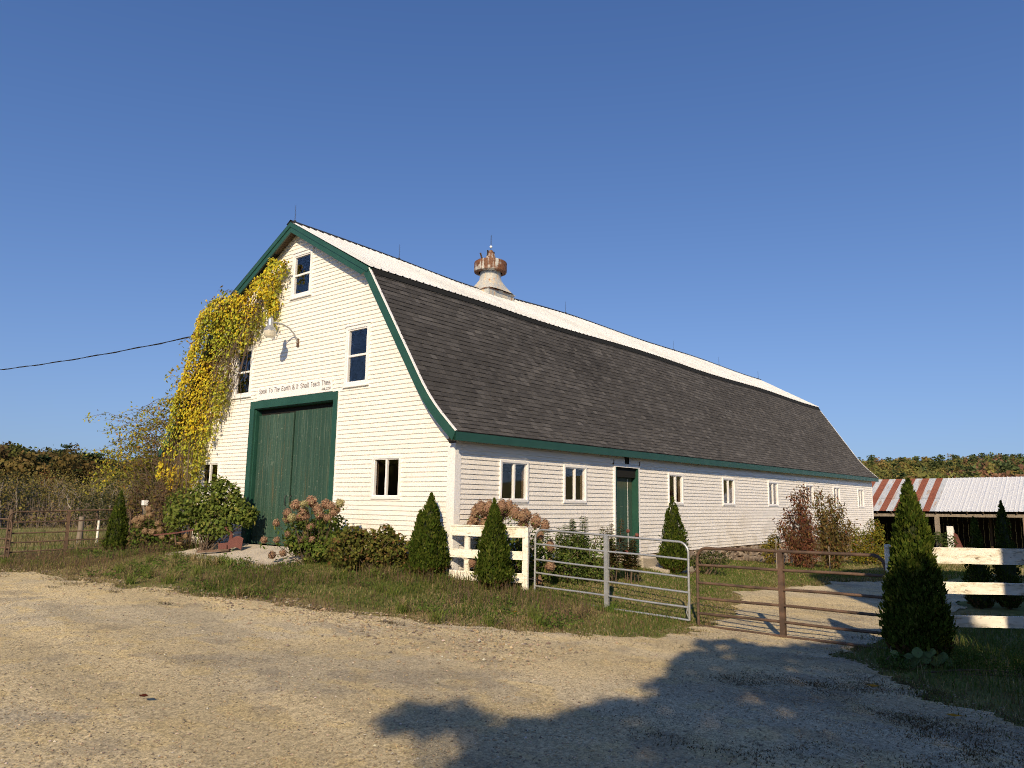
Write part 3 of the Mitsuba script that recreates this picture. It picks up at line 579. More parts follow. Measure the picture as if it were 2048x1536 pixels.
# power cable from far left to the gable, sagging
P0, P1 = at(0, 724, 30), np.array([-4.0, .2, 6.62]); P00 = P0+(P0-P1)*.8
t = np.linspace(0, 1, 40)[:, None]; pts = P00*(1-t)+P1*t; pts[:, 2] -= 4*.32*(t[:, 0]*(1-t[:, 0])); 
mb = MB(); mb.tube(pts, .015, 6); mb.tube(pts+np.c_[.015*np.sin(t*60), t*0, .028*np.cos(t*60)], .009, 5)
put('power_cable', mb, 'black_rubber', True, label='black twisted power cable sagging from the barn gable to the left', category='cable')

# ---------------------------------------------------------------- gates and fences
def gate(name, label, A, B, H, rails, mat, uprights, r=.0205, group=None, corner=.17):
    k = thing(name, label, 'gate', group); A, B = np.asarray(A, float), np.asarray(B, float); L = np.linalg.norm((B-A)[:2]); d = (B-A)/L; up = np.array([0, 0, 1.0])
    def Q(u, z): return A+d*u+up*z
    cs = lambda cx, cz, a0: [Q(cx+corner*math.cos(a), cz+corner*math.sin(a)) for a in np.linspace(a0, a0-math.pi/2, 7)]
    loop = [Q(0, 0)]+[Q(0, H*.4)]+cs(corner, H-corner, math.pi)+[Q(L*.5, H)]+cs(L-corner, H-corner, math.pi/2)+[Q(L, H*.4), Q(L, 0)]
    mb = MB(); mb.tube(loop, r, 9); put(k+'__frame', mb, mat, True)
    for z in rails:
        mb = MB(); n = 14; pts = [Q(L*t, z)+np.array([0, 0, .004*math.sin(t*9+z*20)]) for t in np.linspace(0, 1, n)]; mb.tube(pts, r*.88, 8); put(k+'__rail', mb, mat, True)
    nrm = np.cross(d, up)
    for u in uprights:
        mb = MB()
        for s_, wd in ((-1, .09), (1, .09)):
            mb.bar(Q(L*u, -.01)-nrm*s_*(r+.004), Q(L*u, H-.01)-nrm*s_*(r+.004), .08, .006, up=nrm)
        for e in (-1, 1): mb.bar(Q(L*u+e*.04, -.01)-nrm*(r-.006), Q(L*u+e*.04, H-.012)-nrm*(r-.006), .005, .022, up=nrm)
        put(k+'__upright', mb, mat)
    return k, Q, L
H = 1.27
fr = [0, .163, .356, .548, .778]
k, Q, L = gate('farm_gate', 'galvanized silver tube gate closed between white fence and rusty gate', (7.47, .93, .06), (10.62, 1.06, -.06), H, [f*H for f in fr], 'galvanized', [.50])
for z in (.32, .95):
    mb = MB(); mb.tube([Q(-.14, z), Q(-.02, z), Q(.02, z)], .014, 6); put(k+'__hinge', mb, 'dark_steel')
mb = MB(); mb.tube([Q(L, .82), Q(L+.05, .76), Q(L+.1, .80), Q(L+.16, .84), Q(L+.2, .8)], .011, 6); put(k+'__chain', mb, 'rusty_steel', True)
mb = MB(); mb.tube([Q(L, 0), Q(L-.05, .12), Q(L, .34)], .012, 6); put(k+'__brace', mb, 'galvanized', True)
k, Q, L = gate('farm_gate', 'rusty brown tube gate across the gravel drive beside the tall conifer', (10.80, 1.02, -.12), (13.78, .66, -.07), 1.25, [f*1.25 for f in fr], 'rusty_steel', [.49], r=.0245)
k, Q, L = gate('farm_gate', 'dark brown tube gate at the left end of the barn behind small conifer', (-6.78, -3.55, .12), (-6.2, -.62, .22), 1.26, [f*1.26 for f in fr], 'rusty_steel', [.47])
A0 = at(15, 1126, 20.0); k, Q, L = gate('farm_gate', 'rusty tube gate cut by the left edge of the photo', (A0[0]-2.9, A0[1]-1.5, .0), (A0[0], A0[1], .04), 1.16, [f*1.16 for f in fr], 'rusty_steel', [.5])
def post(name, label, x, y, h, r, mat, group=None, square=False, cat='post'):
    z0 = float(ground(x, y))-.2; k = thing(name, label, cat, group); mb = MB()
    if square: mb.box((x-r, y-r, z0), (x+r, y+r, z0+h+.2))
    else: mb.tube([(x, y, z0), (x+.01, y, z0+h*.5), (x, y+.01, z0+h+.2)], [r*1.05, r, r*.95], 12)
    put(k+'__shaft', mb, mat, not square and 40); return k
post('fence_post', 'dark wooden post at the left gate hinge', -6.95, -3.45, 1.40, .055, 'bark')
p_ = at(158, 1085, 28); post('fence_post', 'thick pale wooden post in the field behind the left gate', p_[0], p_[1], 1.0, .10, 'weathered_wood')
p_ = at(193, 1085, 30); post('fence_post', 'thin white post in the field behind the left gate', p_[0], p_[1], .9, .045, 'peeling_paint')
p_ = at(121, 1085, 29); post('fence_post', 'slim dark stake in the field behind the left gate', p_[0]-8, p_[1]+6, .9, .035, 'bark')
def board(mb, p, q, h, t=.025): mb.bar(p, q, t, h)
wf = thing('board_fence', 'short white peeling board fence between barn corner and silver gate', 'fence')
pA, pB = np.array([5.93, .20]), np.array([7.34, .80]); dn = unit(pB-pA); nv = np.array([dn[1], -dn[0]])
for z, h in ((1.265, .19), (.83, .165), (.41, .18)):
    mb = MB(); a_ = pA+nv*.07; b_ = pB+nv*.07-(dn*.04 if z < 1 else 0); mb.bar((*a_, z+.01), (*((a_+b_)/2), z-.005), .026, h); mb.bar((*((a_+b_)/2), z-.005), (*b_, z), .026, h); put(wf+'__board', mb, 'peeling_paint')
mb = MB(); mb.bar((*(pA+nv*.02), 1.373), (*(pB+nv*.02), 1.370), .17, .022); put(wf+'__cap_board', mb, 'peeling_paint')
for u, sqr in ((.22, False), (1.0, True)):
    c_ = pA+(pB-pA)*u; z0 = float(ground(*c_))-.2; mb = MB()
    if sqr: mb.bar((*c_, z0), (*c_, 1.36), .11, .11, up=(*nv, 0))
    else: mb.tube([(*c_, z0), (*c_, 1.35)], .062, 12)
    put(wf+'__post', mb, 'peeling_paint')
wf = thing('board_fence', 'white three-board fence with flaking paint at the right edge', 'fence')
pA, pB = np.array([13.98, .10]), np.array([18.9, 4.1]); dn = unit(pB-pA); nv = np.array([dn[1], -dn[0]])
for z, h in ((1.225, .205), (.815, .15), (.40, .145)):
    for u0, u1 in ((0, .49), (.492, 1)):
        mb = MB(); mb.bar((*(pA+(pB-pA)*u0+nv*.08), z+.01-.02*u0), (*(pA+(pB-pA)*u1+nv*.08), z+.01-.02*u1), .026, h); put(wf+'__board', mb, 'peeling_paint')
for u in (0.0, .49, 1.0):
    c_ = pA+(pB-pA)*u; z0 = float(ground(*c_))-.2; mb = MB(); mb.tube([(*c_, z0), (*c_, 1.36)], .065, 12); put(wf+'__post', mb, 'peeling_paint')

# ---------------------------------------------------------------- leaves, grass, plants
def leaves(mb, p, size, col, out=None, droop=.35, width=.55, r_=rng, fold=.18):
    """kite-shaped folded leaves at points p; out: the way their faces turn"""
    n = len(p); size = np.broadcast_to(size, (n,))[:, None]
    nrm = r_.normal(size=(n, 3))*.55+(np.array([0, 0, .6]) if out is None else out); nrm = unit(nrm)
    d = r_.normal(size=(n, 3)); d[:, 2] -= droop*2; d = unit(d-nrm*np.sum(d*nrm, 1, keepdims=True)); s = np.cross(nrm, d)
    a = p; b = p+d*size*.45+s*size*width*.5-nrm*size*fold*.3; e = p+d*size*.45-s*size*width*.5-nrm*size*fold*.3; t = p+d*size
    v = np.stack([a, b, t, e], 1).reshape(-1, 3); f = np.array([[0, 1, 2], [0, 2, 3]])[None]+(np.arange(n)*4)[:, None, None]
    mb.add(v, f.reshape(-1, 3), np.repeat(col, 4, 0)); return mb
def pal(n, cols, w, r_=rng, j=.18):
    c = np.array(cols)[r_.choice(len(cols), n, p=np.array(w)/np.sum(w))]; return np.clip(c*r_.uniform(1-j, 1+j, (n, 1))*r_.uniform(.93, 1.07, (n, 3)), 0, 1)
def grass(xy, h, col, w=.008, r_=rng, lean=.45):
    n = len(xy); z = ground(xy[:, 0], xy[:, 1])-.01; p = np.c_[xy, z]; a = r_.uniform(0, 2*np.pi, n); d = np.stack([np.cos(a), np.sin(a), 0*a], 1)
    b = r_.uniform(0, 2*np.pi, n); l = np.stack([np.cos(b), np.sin(b), 0*b], 1)*(r_.uniform(0, lean, n)*h)[:, None]; hh = np.c_[0*h, 0*h, h]; w = np.broadcast_to(w, (n,))[:, None]
    v = np.stack([p-d*w/2, p+d*w/2, p+hh*.55+l*.35+d*w*.4, p+hh*.55+l*.35-d*w*.4, p+hh*np.sqrt(1-.3*lean)+l], 1).reshape(-1, 3)
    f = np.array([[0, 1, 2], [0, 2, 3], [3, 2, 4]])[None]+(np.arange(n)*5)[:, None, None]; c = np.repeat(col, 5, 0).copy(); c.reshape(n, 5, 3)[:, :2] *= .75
    return v, f.reshape(-1, 3), c
def scatter(n, x0, x1, y0, y1, keep=None, r_=rng):
    xy = np.c_[r_.uniform(x0, x1, n), r_.uniform(y0, y1, n)]; D = gravel_d(xy[:, 0], xy[:, 1]); k = D < .05
    k &= ~((np.abs(xy[:, 0]) < 6.0) & (xy[:, 1] > .2) & (xy[:, 1] < 32)); k &= ~((xy[:, 0] > -2.3) & (xy[:, 0] < 2.25) & (xy[:, 1] > -1.38) & (xy[:, 1] < .3))
    if keep is not None: k &= keep(xy, D)
    return xy[k], D[k]
GREEN, OLIVE, STRAW, BROWN, DARKG = (.095, .155, .030), (.16, .17, .05), (.42, .34, .18), (.20, .14, .085), (.055, .10, .022)
def lush(xy): return meshkit.fbm(np.c_[xy*.55, xy[:, :1]*0], 3, 4)
# weedy verge before the gable
mbs = MB()
xy, D = scatter(90000, -9, 11, -4.8, 1.4); L_ = lush(xy); right_ = smf(-3.0, 2.0, xy[:, 0])
h = (.045+.30*np.clip(L_-.18, 0, 1)**1.6)*np.clip(.35-D*1.0, .25, 1)*np.where((np.abs(xy[:, 0]+.2) < 2.6) & (xy[:, 1] > -2.6), .6, 1)*rng.uniform(.5, 1.3, len(xy))
g = pal(len(xy), [GREEN, OLIVE, DARKG], [3, 3, 2]); b = pal(len(xy), [STRAW, BROWN, OLIVE], [2.2, 3.0, 2]); m_ = (rng.random(len(xy)) < np.clip(.10+.45*right_+(L_-.5)*1.6+(-D-.6)*.18, .06, .92))[:, None]
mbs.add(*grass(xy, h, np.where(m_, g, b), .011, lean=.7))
xy, D = scatter(16000, -8, 10.4, -4.4, .6, lambda q, d: (meshkit.fbm(np.c_[q*.8, q[:, :1]*0], 3, 31) > .50)); 
mbs.add(*grass(xy, rng.uniform(.15, .38, len(xy))*np.clip(.5-D*.6, .35, 1)*np.where((xy[:, 0] > -2.0) & (xy[:, 0] < 3), .5, 1), pal(len(xy), [(.17, .115, .085), (.22, .155, .10), (.18, .17, .06)], [3, 2, 2]), .008, lean=.45))
# tufts thinning out over the gravel
ed = np.c_[rng.uniform(-7, 11.5, 260), rng.uniform(-5.6, 0, 260)]; dE = gravel_d(ed[:, 0], ed[:, 1]); ed = ed[(dE > 0) & (dE < .9) & (rng.random(260) < np.exp(-dE*2.6))]
for c_ in ed:
    n = int(rng.integers(30, 110)); q = c_+rng.normal(size=(n, 2))*np.array([.22, .09]); mbs.add(*grass(q, rng.uniform(.02, .09, n), pal(n, [BROWN, STRAW, OLIVE, (.07, .055, .035)], [3, 2, 2, 2]), .008, lean=1.0))
wd = np.c_[rng.uniform(-6.5, 10, 330), rng.uniform(-4.0, .2, 330)]; dW = gravel_d(wd[:, 0], wd[:, 1]); wd = wd[(dW < -.1) & (meshkit.fbm(np.c_[wd*.9, wd[:, :1]*0], 3, 55) > .47) & ~((np.abs(wd[:, 0]) < 2.4) & (wd[:, 1] > -1.5))]
for c_ in wd:
    kind = rng.random(); n = int(rng.integers(35, 90))
    if kind < .5: q = c_+rng.normal(size=(n, 2))*.05; col_ = pal(n, [(.17, .24, .05), (.22, .27, .07), OLIVE] if kind < .3 else [STRAW, (.26, .19, .12), OLIVE], [3, 2, 2]); mbs.add(*grass(q, rng.uniform(.12, .34, n), col_, .010, lean=1.1))
    else: z_ = ground(c_[0], c_[1]); q = np.c_[c_+rng.normal(size=(n, 2))*np.array([.13, .09]), z_+.03+np.abs(rng.normal(size=n))*.08]; leaves(mbs, q, rng.uniform(.03, .07, n), pal(n, [(.12, .19, .04), (.17, .22, .06), (.08, .13, .03), (.2, .15, .08)], [3, 2, 2, 1]), r_=rng, width=.6)
for mx, my, mn, ms_ in ((6.34, -3.3, 420, .30), (5.25, -2.95, 300, .25), (7.95, -3.16, 120, .12), (11.43, -1.32, 300, .3), (2.2, -4.6, 90, .12), (.5, -5.0, 80, .12), (4.1, -4.6, 70, .1)):
    q = np.array([mx, my])+rng.normal(size=(mn, 2))*np.array([ms_, ms_*.45]); mbs.add(*grass(q, rng.uniform(.02, .07, mn), pal(mn, [(.09, .065, .04), (.06, .05, .03), OLIVE, (.13, .095, .06)], [4, 3, 1, 2]), .008, lean=1.0))
fr = np.c_[rng.uniform(-8, 11.5, 60000), rng.uniform(-6, .5, 60000)]; dF = gravel_d(fr[:, 0], fr[:, 1]); k_ = (dF > -.1) & (dF < .9) & (rng.random(60000) < np.exp(-np.maximum(dF, 0)*4.0)) & (meshkit.fbm(np.c_[fr*2.0, fr[:, :1]*0], 3, 67) > .45); fr, dF = fr[k_], dF[k_]
mbs.add(*grass(fr, rng.uniform(.02, .11, len(fr))*np.clip(1-dF, .25, 1), pal(len(fr), [OLIVE, STRAW, BROWN, (.10, .075, .045)], [3, 2, 3, 2]), .009, lean=1.0))
put('verge_grass', mbs, 'blade', vc=True, label='weedy green and brown grass along the front of the barn', category='grass', kind='stuff')
# lawn beside the barn, behind the gates
mbs = MB(); xy, D = scatter(110000, 5.9, 12, .6, 22, lambda q, d: (rng.random(len(q)) < np.clip(1.35-q[:, 1]/20, .35, 1)) & (np.abs(q[:, 0]-6.9)+np.abs(q[:, 1]-6.9)*.8 > .75))
L_ = lush(xy*.8); h = (.03+.14*L_**1.6)*rng.uniform(.5, 1.5, len(xy)); yy = smf(6, 12, xy[:, 1])
m_ = (rng.random(len(xy)) < np.clip(.85-.25*yy+(L_-.5)*.9-.6*smf(-.5, 0, D), .1, 1))[:, None]
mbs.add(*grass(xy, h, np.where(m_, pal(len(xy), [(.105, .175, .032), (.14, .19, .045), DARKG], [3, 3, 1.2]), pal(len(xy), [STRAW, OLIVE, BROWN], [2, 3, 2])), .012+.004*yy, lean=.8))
put('lawn_grass', mbs, 'blade', vc=True, label='green lawn grass beside the barn behind the gates', category='grass', kind='stuff')
# shaded grass at the right corner
mbs = MB(); xy, D = scatter(60000, 12.8, 22, -9, 6); L_ = lush(xy*1.3+9)
h = (.08+.20*L_)*np.clip(.3-D*1.1, .25, 1)*rng.uniform(.5, 1.3, len(xy)); m_ = (rng.random(len(xy)) < np.clip(.25-D*.8+(L_-.5), .05, .95))[:, None]
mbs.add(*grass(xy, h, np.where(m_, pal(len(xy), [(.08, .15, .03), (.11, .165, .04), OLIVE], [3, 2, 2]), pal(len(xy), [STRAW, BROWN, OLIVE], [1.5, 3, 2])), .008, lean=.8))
for c_ in np.c_[rng.uniform(13.0, 16.9, 300), rng.uniform(-5.2, -.8, 300)]:
    if gravel_d(c_[0], c_[1]) < 0: continue
    if meshkit.fbm(np.array([c_[0]*1.2, c_[1]*1.2, 4.]), 2, 77) < .47: continue
    n = 330; q = c_+rng.normal(size=(n, 2))*np.array([.24, .13]); mbs.add(*grass(q, rng.uniform(.010, .045, n), pal(n, [(.13, .09, .055), (.085, .066, .04), (.13, .125, .05), (.07, .07, .032)], [3, 3, 1, 2]), .009, lean=1.0))
fr = np.c_[rng.uniform(11.5, 19, 60000), rng.uniform(-7, 2, 60000)]; dF = gravel_d(fr[:, 0], fr[:, 1]); k_ = (dF > -.1) & (dF < 1.0) & (rng.random(60000) < np.exp(-np.maximum(dF, 0)*3.2)) & (meshkit.fbm(np.c_[fr*2.2, fr[:, :1]*0], 3, 66) > .42); fr, dF = fr[k_], dF[k_]
mbs.add(*grass(fr, rng.uniform(.02, .10, len(fr))*np.clip(1-dF, .25, 1), pal(len(fr), [(.08, .13, .03), OLIVE, (.10, .07, .04), (.05, .045, .025)], [3, 2, 3, 2]), .009, lean=1.0))
put('shaded_grass', mbs, 'blade', vc=True, label='grass and clover in shade below the tall conifer at the right', category='grass', kind='stuff')
# field grass at the left and by the shed
mbs = MB(); xy = np.c_[rng.uniform(-60, -6.4, 60000), rng.uniform(-9, 40, 60000)]; dd_ = np.hypot(xy[:, 0]-CAM[0], xy[:, 1]-CAM[1]); k_ = (gravel_d(xy[:, 0], xy[:, 1]) < .1) & (rng.random(len(xy)) < np.clip(1.6-dd_/45, .25, 1)); xy = xy[k_]
m_ = (lush(xy*.5) > .52)[:, None]; h = rng.uniform(.12, .42, len(xy)); mbs.add(*grass(xy, h, np.where(m_, pal(len(xy), [OLIVE, (.12, .13, .04), GREEN], [3, 3, 1]), pal(len(xy), [STRAW, (.22, .17, .09), BROWN], [3, 3, 1.5])), .02, lean=.6))
xy = np.c_[rng.uniform(6.2, 22, 16000), rng.uniform(20, 40, 16000)]; xy = xy[gravel_d(xy[:, 0], xy[:, 1]) < .2]; mbs.add(*grass(xy, rng.uniform(.04, .14, len(xy)), pal(len(xy), [OLIVE, STRAW, (.09, .10, .03)], [3, 2.5, 2]), .03, lean=.7))
put('field_grass', mbs, 'blade', vc=True, label='long dry field grass behind the left gate and by the shed', category='grass', kind='stuff')
# loose stones on the gravel
def pebbles(n, fn, s0, s1, r_):
    xy = fn(n); D = gravel_d(xy[:, 0], xy[:, 1]); xy = xy[D > -.25]; n = len(xy); s = s0*(s1/s0)**(r_.random(n)**2.6)
    o = np.array([[1, 0, 0], [-1, 0, 0], [0, 1, 0], [0, -1, 0], [0, 0, 1], [0, 0, -1.0]]); v = o[None]*(s[:, None]*r_.uniform(.6, 1.3, (n, 3))*np.array([1, 1, .62]))[:, None, :]
    a = r_.uniform(0, 6.28, n); ca, sa = np.cos(a)[:, None], np.sin(a)[:, None]; v = np.stack([v[..., 0]*ca-v[..., 1]*sa, v[..., 0]*sa+v[..., 1]*ca, v[..., 2]], -1)
    z = ground(xy[:, 0], xy[:, 1])+.012+.022*wob(np.c_[xy, xy[:, :1]*0], 3, 5, 1.1)+.008*wob(np.c_[xy, xy[:, :1]*0], 2, 9, 5.0)-.025*np.exp(-((xy[:, 1]+6.5+.12*xy[:, 0])/.5)**2)
    v = v+np.c_[xy, z+s*.25][:, None, :]; f = np.array([[0, 2, 4], [2, 1, 4], [1, 3, 4], [3, 0, 4], [2, 0, 5], [1, 2, 5], [3, 1, 5], [0, 3, 5]])[None]+(np.arange(n)*6)[:, None, None]
    return v.reshape(-1, 3), f.reshape(-1, 3), np.repeat(pal(n, [(.34, .265, .165), (.24, .20, .145), (.42, .355, .25), (.15, .13, .105), (.52, .48, .40)], [4, 3, 2, 1.8, .35], r_), 6, 0)
r_ = np.random.default_rng(99); mb = MB()
def polar(n):
    a = r_.uniform(-1.45, -.02, n); R = 2.6+15*r_.random(n)**1.25; return np.c_[CAM[0]+R*np.sin(a), CAM[1]+R*np.cos(a)]
mb.add(*pebbles(110000, polar, .0035, .014, r_)); mb.add(*pebbles(9000, lambda n: np.c_[r_.uniform(-7, 11, n), -3.3+r_.normal(size=n)*.6-.0*r_.random(n)], .008, .035, r_))
put('loose_gravel', mb, 'vc_rough', vc=True, label='loose small stones scattered over the gravel yard', category='gravel', kind='stuff')
for (x, y), w in zip(((14.31, -2.26), (15.15, -2.97), (8.58, -1.04), (9.58, -7.51)), ('lying in shade left of the conifer', 'lying in shade near the right edge', 'at the verge below the white fence', 'lone dark red, on the open gravel at lower left')):
    c_ = (.42, .22, .03) if 'dark' not in w else (.10, .03, .02); s = .075; z = float(ground(x, y))+.045; mb = MB()
    o = np.array([[-1, 0, 0], [-.3, .42, .12], [.5, .36, .05], [1.1, 0, .25], [.5, -.36, .10], [-.3, -.42, .0], [.1, 0, -.1]])*s; mb.add(o+[x, y, z], [[6, i, (i+1) % 6] for i in range(6)], c_)
    put('fallen_leaf', mb, 'leaf', vc=True, label=('yellow fallen leaf ' if 'dark' not in w else 'fallen leaf, ')+w, category='leaf')

def arborvitae(label, x, y, h, w, n, seed, twin=None, lowcut=.0, tone=.86):
    k = thing('arborvitae', label, 'conifer'); r_ = np.random.default_rng(seed); z0 = float(ground(x, y))
    def prof(t): return w/2*np.clip(t*5+.55, 0, 1)*np.clip(1-((t-.16)/.84).clip(0, 1)**1.25, 0, 1)**.82
    def lump(a, z): return 1+.30*wob(np.stack([np.cos(a)*1.3, np.sin(a)*1.3, z*2.6+seed+0*a], -1), 3, seed, 1.6)
    tops = [(x, y, h, 1.0)]+([(x+twin[0], y+twin[1], twin[2], twin[3])] if twin else [])
    mb, core = MB(), MB()
    for (cx, cy, hh, sc) in tops:
        m = int(n*sc); nc_ = max(60, m//26); tc = 1-np.sqrt(r_.random(nc_)); tc = np.where(r_.random(nc_) < .2, r_.random(nc_), tc); ac = r_.uniform(0, 2*np.pi, nc_); bc = r_.normal(size=nc_)*.10; j = r_.integers(0, nc_, m); t = np.clip(tc[j]+r_.normal(size=m)*.030, 0, 1); a = ac[j]+r_.normal(size=m)*(.045/np.maximum(prof(tc[j])*sc, .05))
        rad = prof(t)*sc*lump(a, t*hh)*(1+bc[j]-.30*r_.random(m)**2+.14*(r_.random(m) < .12)*r_.random(m)); p = np.stack([cx+rad*np.cos(a), cy+rad*np.sin(a), z0+.04+t*(hh-.05)], -1)
        tang = np.stack([-np.sin(a), np.cos(a), 0*a], -1); out = np.stack([np.cos(a), np.sin(a), 0*a], -1)
        up = unit(np.array([0, 0, 1.0])+out*r_.uniform(.1, .75, (m, 1))+r_.normal(size=(m, 3))*.30); sd_ = unit(np.cross(up, out)*r_.normal(size=(m, 1))+r_.normal(size=(m, 3))*.5); s = r_.uniform(.03, .07, m)[:, None]*(.7+.4*w)
        v = np.stack([p-up*s*.3, p+sd_*s*.34+up*s*.25, p+up*s, p-sd_*s*.34+up*s*.25], 1).reshape(-1, 3); f = np.array([[0, 1, 2], [0, 2, 3]])[None]+(np.arange(m)*4)[:, None, None]
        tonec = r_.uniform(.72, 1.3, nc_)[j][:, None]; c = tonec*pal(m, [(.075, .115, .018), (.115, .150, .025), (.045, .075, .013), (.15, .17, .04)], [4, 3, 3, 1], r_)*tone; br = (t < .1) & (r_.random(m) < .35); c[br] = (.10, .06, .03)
        mb.add(v, f.reshape(-1, 3), np.repeat(c, 4, 0))
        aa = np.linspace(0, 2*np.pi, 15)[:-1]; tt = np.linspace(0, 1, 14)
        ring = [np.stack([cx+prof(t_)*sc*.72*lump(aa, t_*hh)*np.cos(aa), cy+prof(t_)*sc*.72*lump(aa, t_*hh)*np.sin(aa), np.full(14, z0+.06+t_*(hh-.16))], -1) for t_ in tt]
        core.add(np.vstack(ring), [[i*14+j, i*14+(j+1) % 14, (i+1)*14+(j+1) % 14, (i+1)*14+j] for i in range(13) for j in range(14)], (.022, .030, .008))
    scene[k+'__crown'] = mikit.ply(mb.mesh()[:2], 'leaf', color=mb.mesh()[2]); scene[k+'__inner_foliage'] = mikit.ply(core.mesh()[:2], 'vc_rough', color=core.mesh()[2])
    mt = MB(); mt.tube([(x, y, z0-.1), (x+.01, y, z0+h*.5)], [.04, .02], 7); scene[k+'__trunk'] = mikit.ply(mt.mesh()[:2], 'bark')
    return k
p_ = at(858, 1152, 14.95); arborvitae('small conifer with a forked top before the barn corner', p_[0], p_[1], 1.62, .70, 9000, 1, twin=(-.20, -.10, 1.28, .62))
p_ = at(986, 1168, 14.3); arborvitae('slim pointed conifer in front of the short white fence', p_[0], p_[1], 1.68, .64, 9000, 2)
p_ = at(232, 1090, 20.4); arborvitae('small dark conifer before the left gate', p_[0], p_[1], 1.65, .58, 6000, 3)
p_ = at(1348, 1150, 18.6); arborvitae('small conifer on the lawn beside the stone steps', p_[0], p_[1], 1.83, .70, 8000, 4)
arborvitae('tallest foreground conifer at the right, lit only at its tip', 14.36, -.42, 2.18, .69, 17000, 5)
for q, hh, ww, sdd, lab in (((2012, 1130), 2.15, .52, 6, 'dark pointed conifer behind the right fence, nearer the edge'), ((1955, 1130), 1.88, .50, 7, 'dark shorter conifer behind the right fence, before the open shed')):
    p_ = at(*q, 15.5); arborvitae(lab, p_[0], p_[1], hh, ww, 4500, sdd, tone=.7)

def blob(r_, n, c, rad, shell=.55):
    d = unit(r_.normal(size=(n, 3))); return np.asarray(c)+d*(shell+(1-shell)*r_.random((n, 1))**.6)*np.asarray(rad), d
def shrub(name, label, cat, lobes, n, size, cols, w, seed, stems=10, base=None, width=.6, droop=.5, stemcol='bark', numcol=None):
    """lobes: (centre, radii); leaves through each lobe's outer part, stems from the base into them"""
    k = thing(name, label, cat); r_ = np.random.default_rng(seed); mb = MB(); vol = np.array([np.prod(r)**.67 for _, r in lobes]); vol /= vol.sum()
    for (c, r), q in zip(lobes, vol):
        m = int(n*q); p, d = blob(r_, m, c, r, .35); p = p+.10*np.stack([wob(p, 2, s, 4.) for s in (1, 2, 3)], -1); z = ground(p[:, 0], p[:, 1]); p = p[p[:, 2] > z+.02]; d = d[:len(p)]
        cc = pal(len(p), cols, w, r_); mb = leaves(mb, p, r_.uniform(.6, 1.25, len(p))*size, cc, out=d*.7+np.array([0, 0, .45]), droop=droop, width=width, r_=r_)
    scene[k+'__foliage'] = mikit.ply(mb.mesh()[:2], 'leaf', color=mb.mesh()[2])
    b0 = np.mean([c for c, _ in lobes], 0) if base is None else np.asarray(base); ms = MB()
    for i in range(stems):
        c, r = lobes[r_.integers(len(lobes))]; e = np.asarray(c)+unit(r_.normal(size=3)+[0, 0, .8])*np.asarray(r)*.9; s = np.array([b0[0]+r_.uniform(-.2, .2), b0[1]+r_.uniform(-.15, .15), 0]); s[2] = ground(s[0], s[1])-.05
        m = (s+e)/2+r_.normal(size=3)*.08+[0, 0, .1]; t = np.linspace(0, 1, 6)[:, None]; ms.tube((1-t)**2*s+2*t*(1-t)*m+t*t*e, np.linspace(.014, .004, 6), 5)
    scene[k+'__stem'] = mikit.ply(ms.mesh()[:2], stemcol); return k
base_of = {}
def bloom(k, c, r, cols, w, seed, cone=1.0, n=260):
    r_ = np.random.default_rng(seed); d = unit(r_.normal(size=(n, 3))); rr_ = np.array([r, r, r*cone]); tz = np.clip(1-.35*np.maximum(d[:, 2], 0)*(cone > 1.05), .4, 1)[:, None]
    p = np.asarray(c)+d*rr_*np.c_[tz, tz, tz*0+1]*r_.uniform(.82, 1.05, (n, 1)); mb = MB(); sz = r*.27; n = len(p)
    mb = leaves(mb, p, r_.uniform(.7, 1.2, n)*sz, pal(n, cols, w, r_, .25), out=d*1.6, droop=0, width=.95, r_=r_, fold=.1)
    v = np.array(ico.vertices)*rr_*.82*np.where(np.array(ico.vertices)[:, 2:] > 0, .9, 1); mb.add(v+np.asarray(c), np.array(ico.faces), np.array(cols[0])*.8)
    put(k+'__bloom', mb, 'leaf', vc=True)
    if k in base_of:
        b = base_of[k]; c = np.asarray(c); s0 = np.array([b[0]+.5*(c[0]-b[0])*r_.uniform(.2, .8), b[1]+.5*(c[1]-b[1])*r_.uniform(.2, .8), 0]); s0[2] = float(ground(s0[0], s0[1])); m = (s0*.45+c*.55)+np.array([0, 0, .12]); t = np.linspace(0, 1, 6)[:, None]; ms = MB(); ms.tube((1-t)**2*s0+2*t*(1-t)*m+t*t*c, np.linspace(.008, .005, 6), 4); put(k+'__bloom_stem', ms, 'bark')
        lf = MB(); p = np.repeat(c[None]-[0, 0, r*1.2], 9, 0)+r_.normal(size=(9, 3))*r*.8; leaves(lf, p, r_.uniform(.06, .11, 9), pal(9, LG, [3, 2, 3, 1], r_), droop=.9, r_=r_); put(k+'__bloom_leaves', lf, 'leaf', vc=True)
PINKB, TAN, CREAM = [(.40, .25, .17), (.48, .33, .22), (.31, .19, .125), (.54, .42, .28)], [(.40, .28, .17), (.50, .37, .23), (.30, .20, .12)], [(.50, .46, .24), (.58, .54, .33), (.42, .40, .17)]
LG = [(.12, .175, .035), (.17, .22, .05), (.085, .13, .03), (.21, .21, .055)]
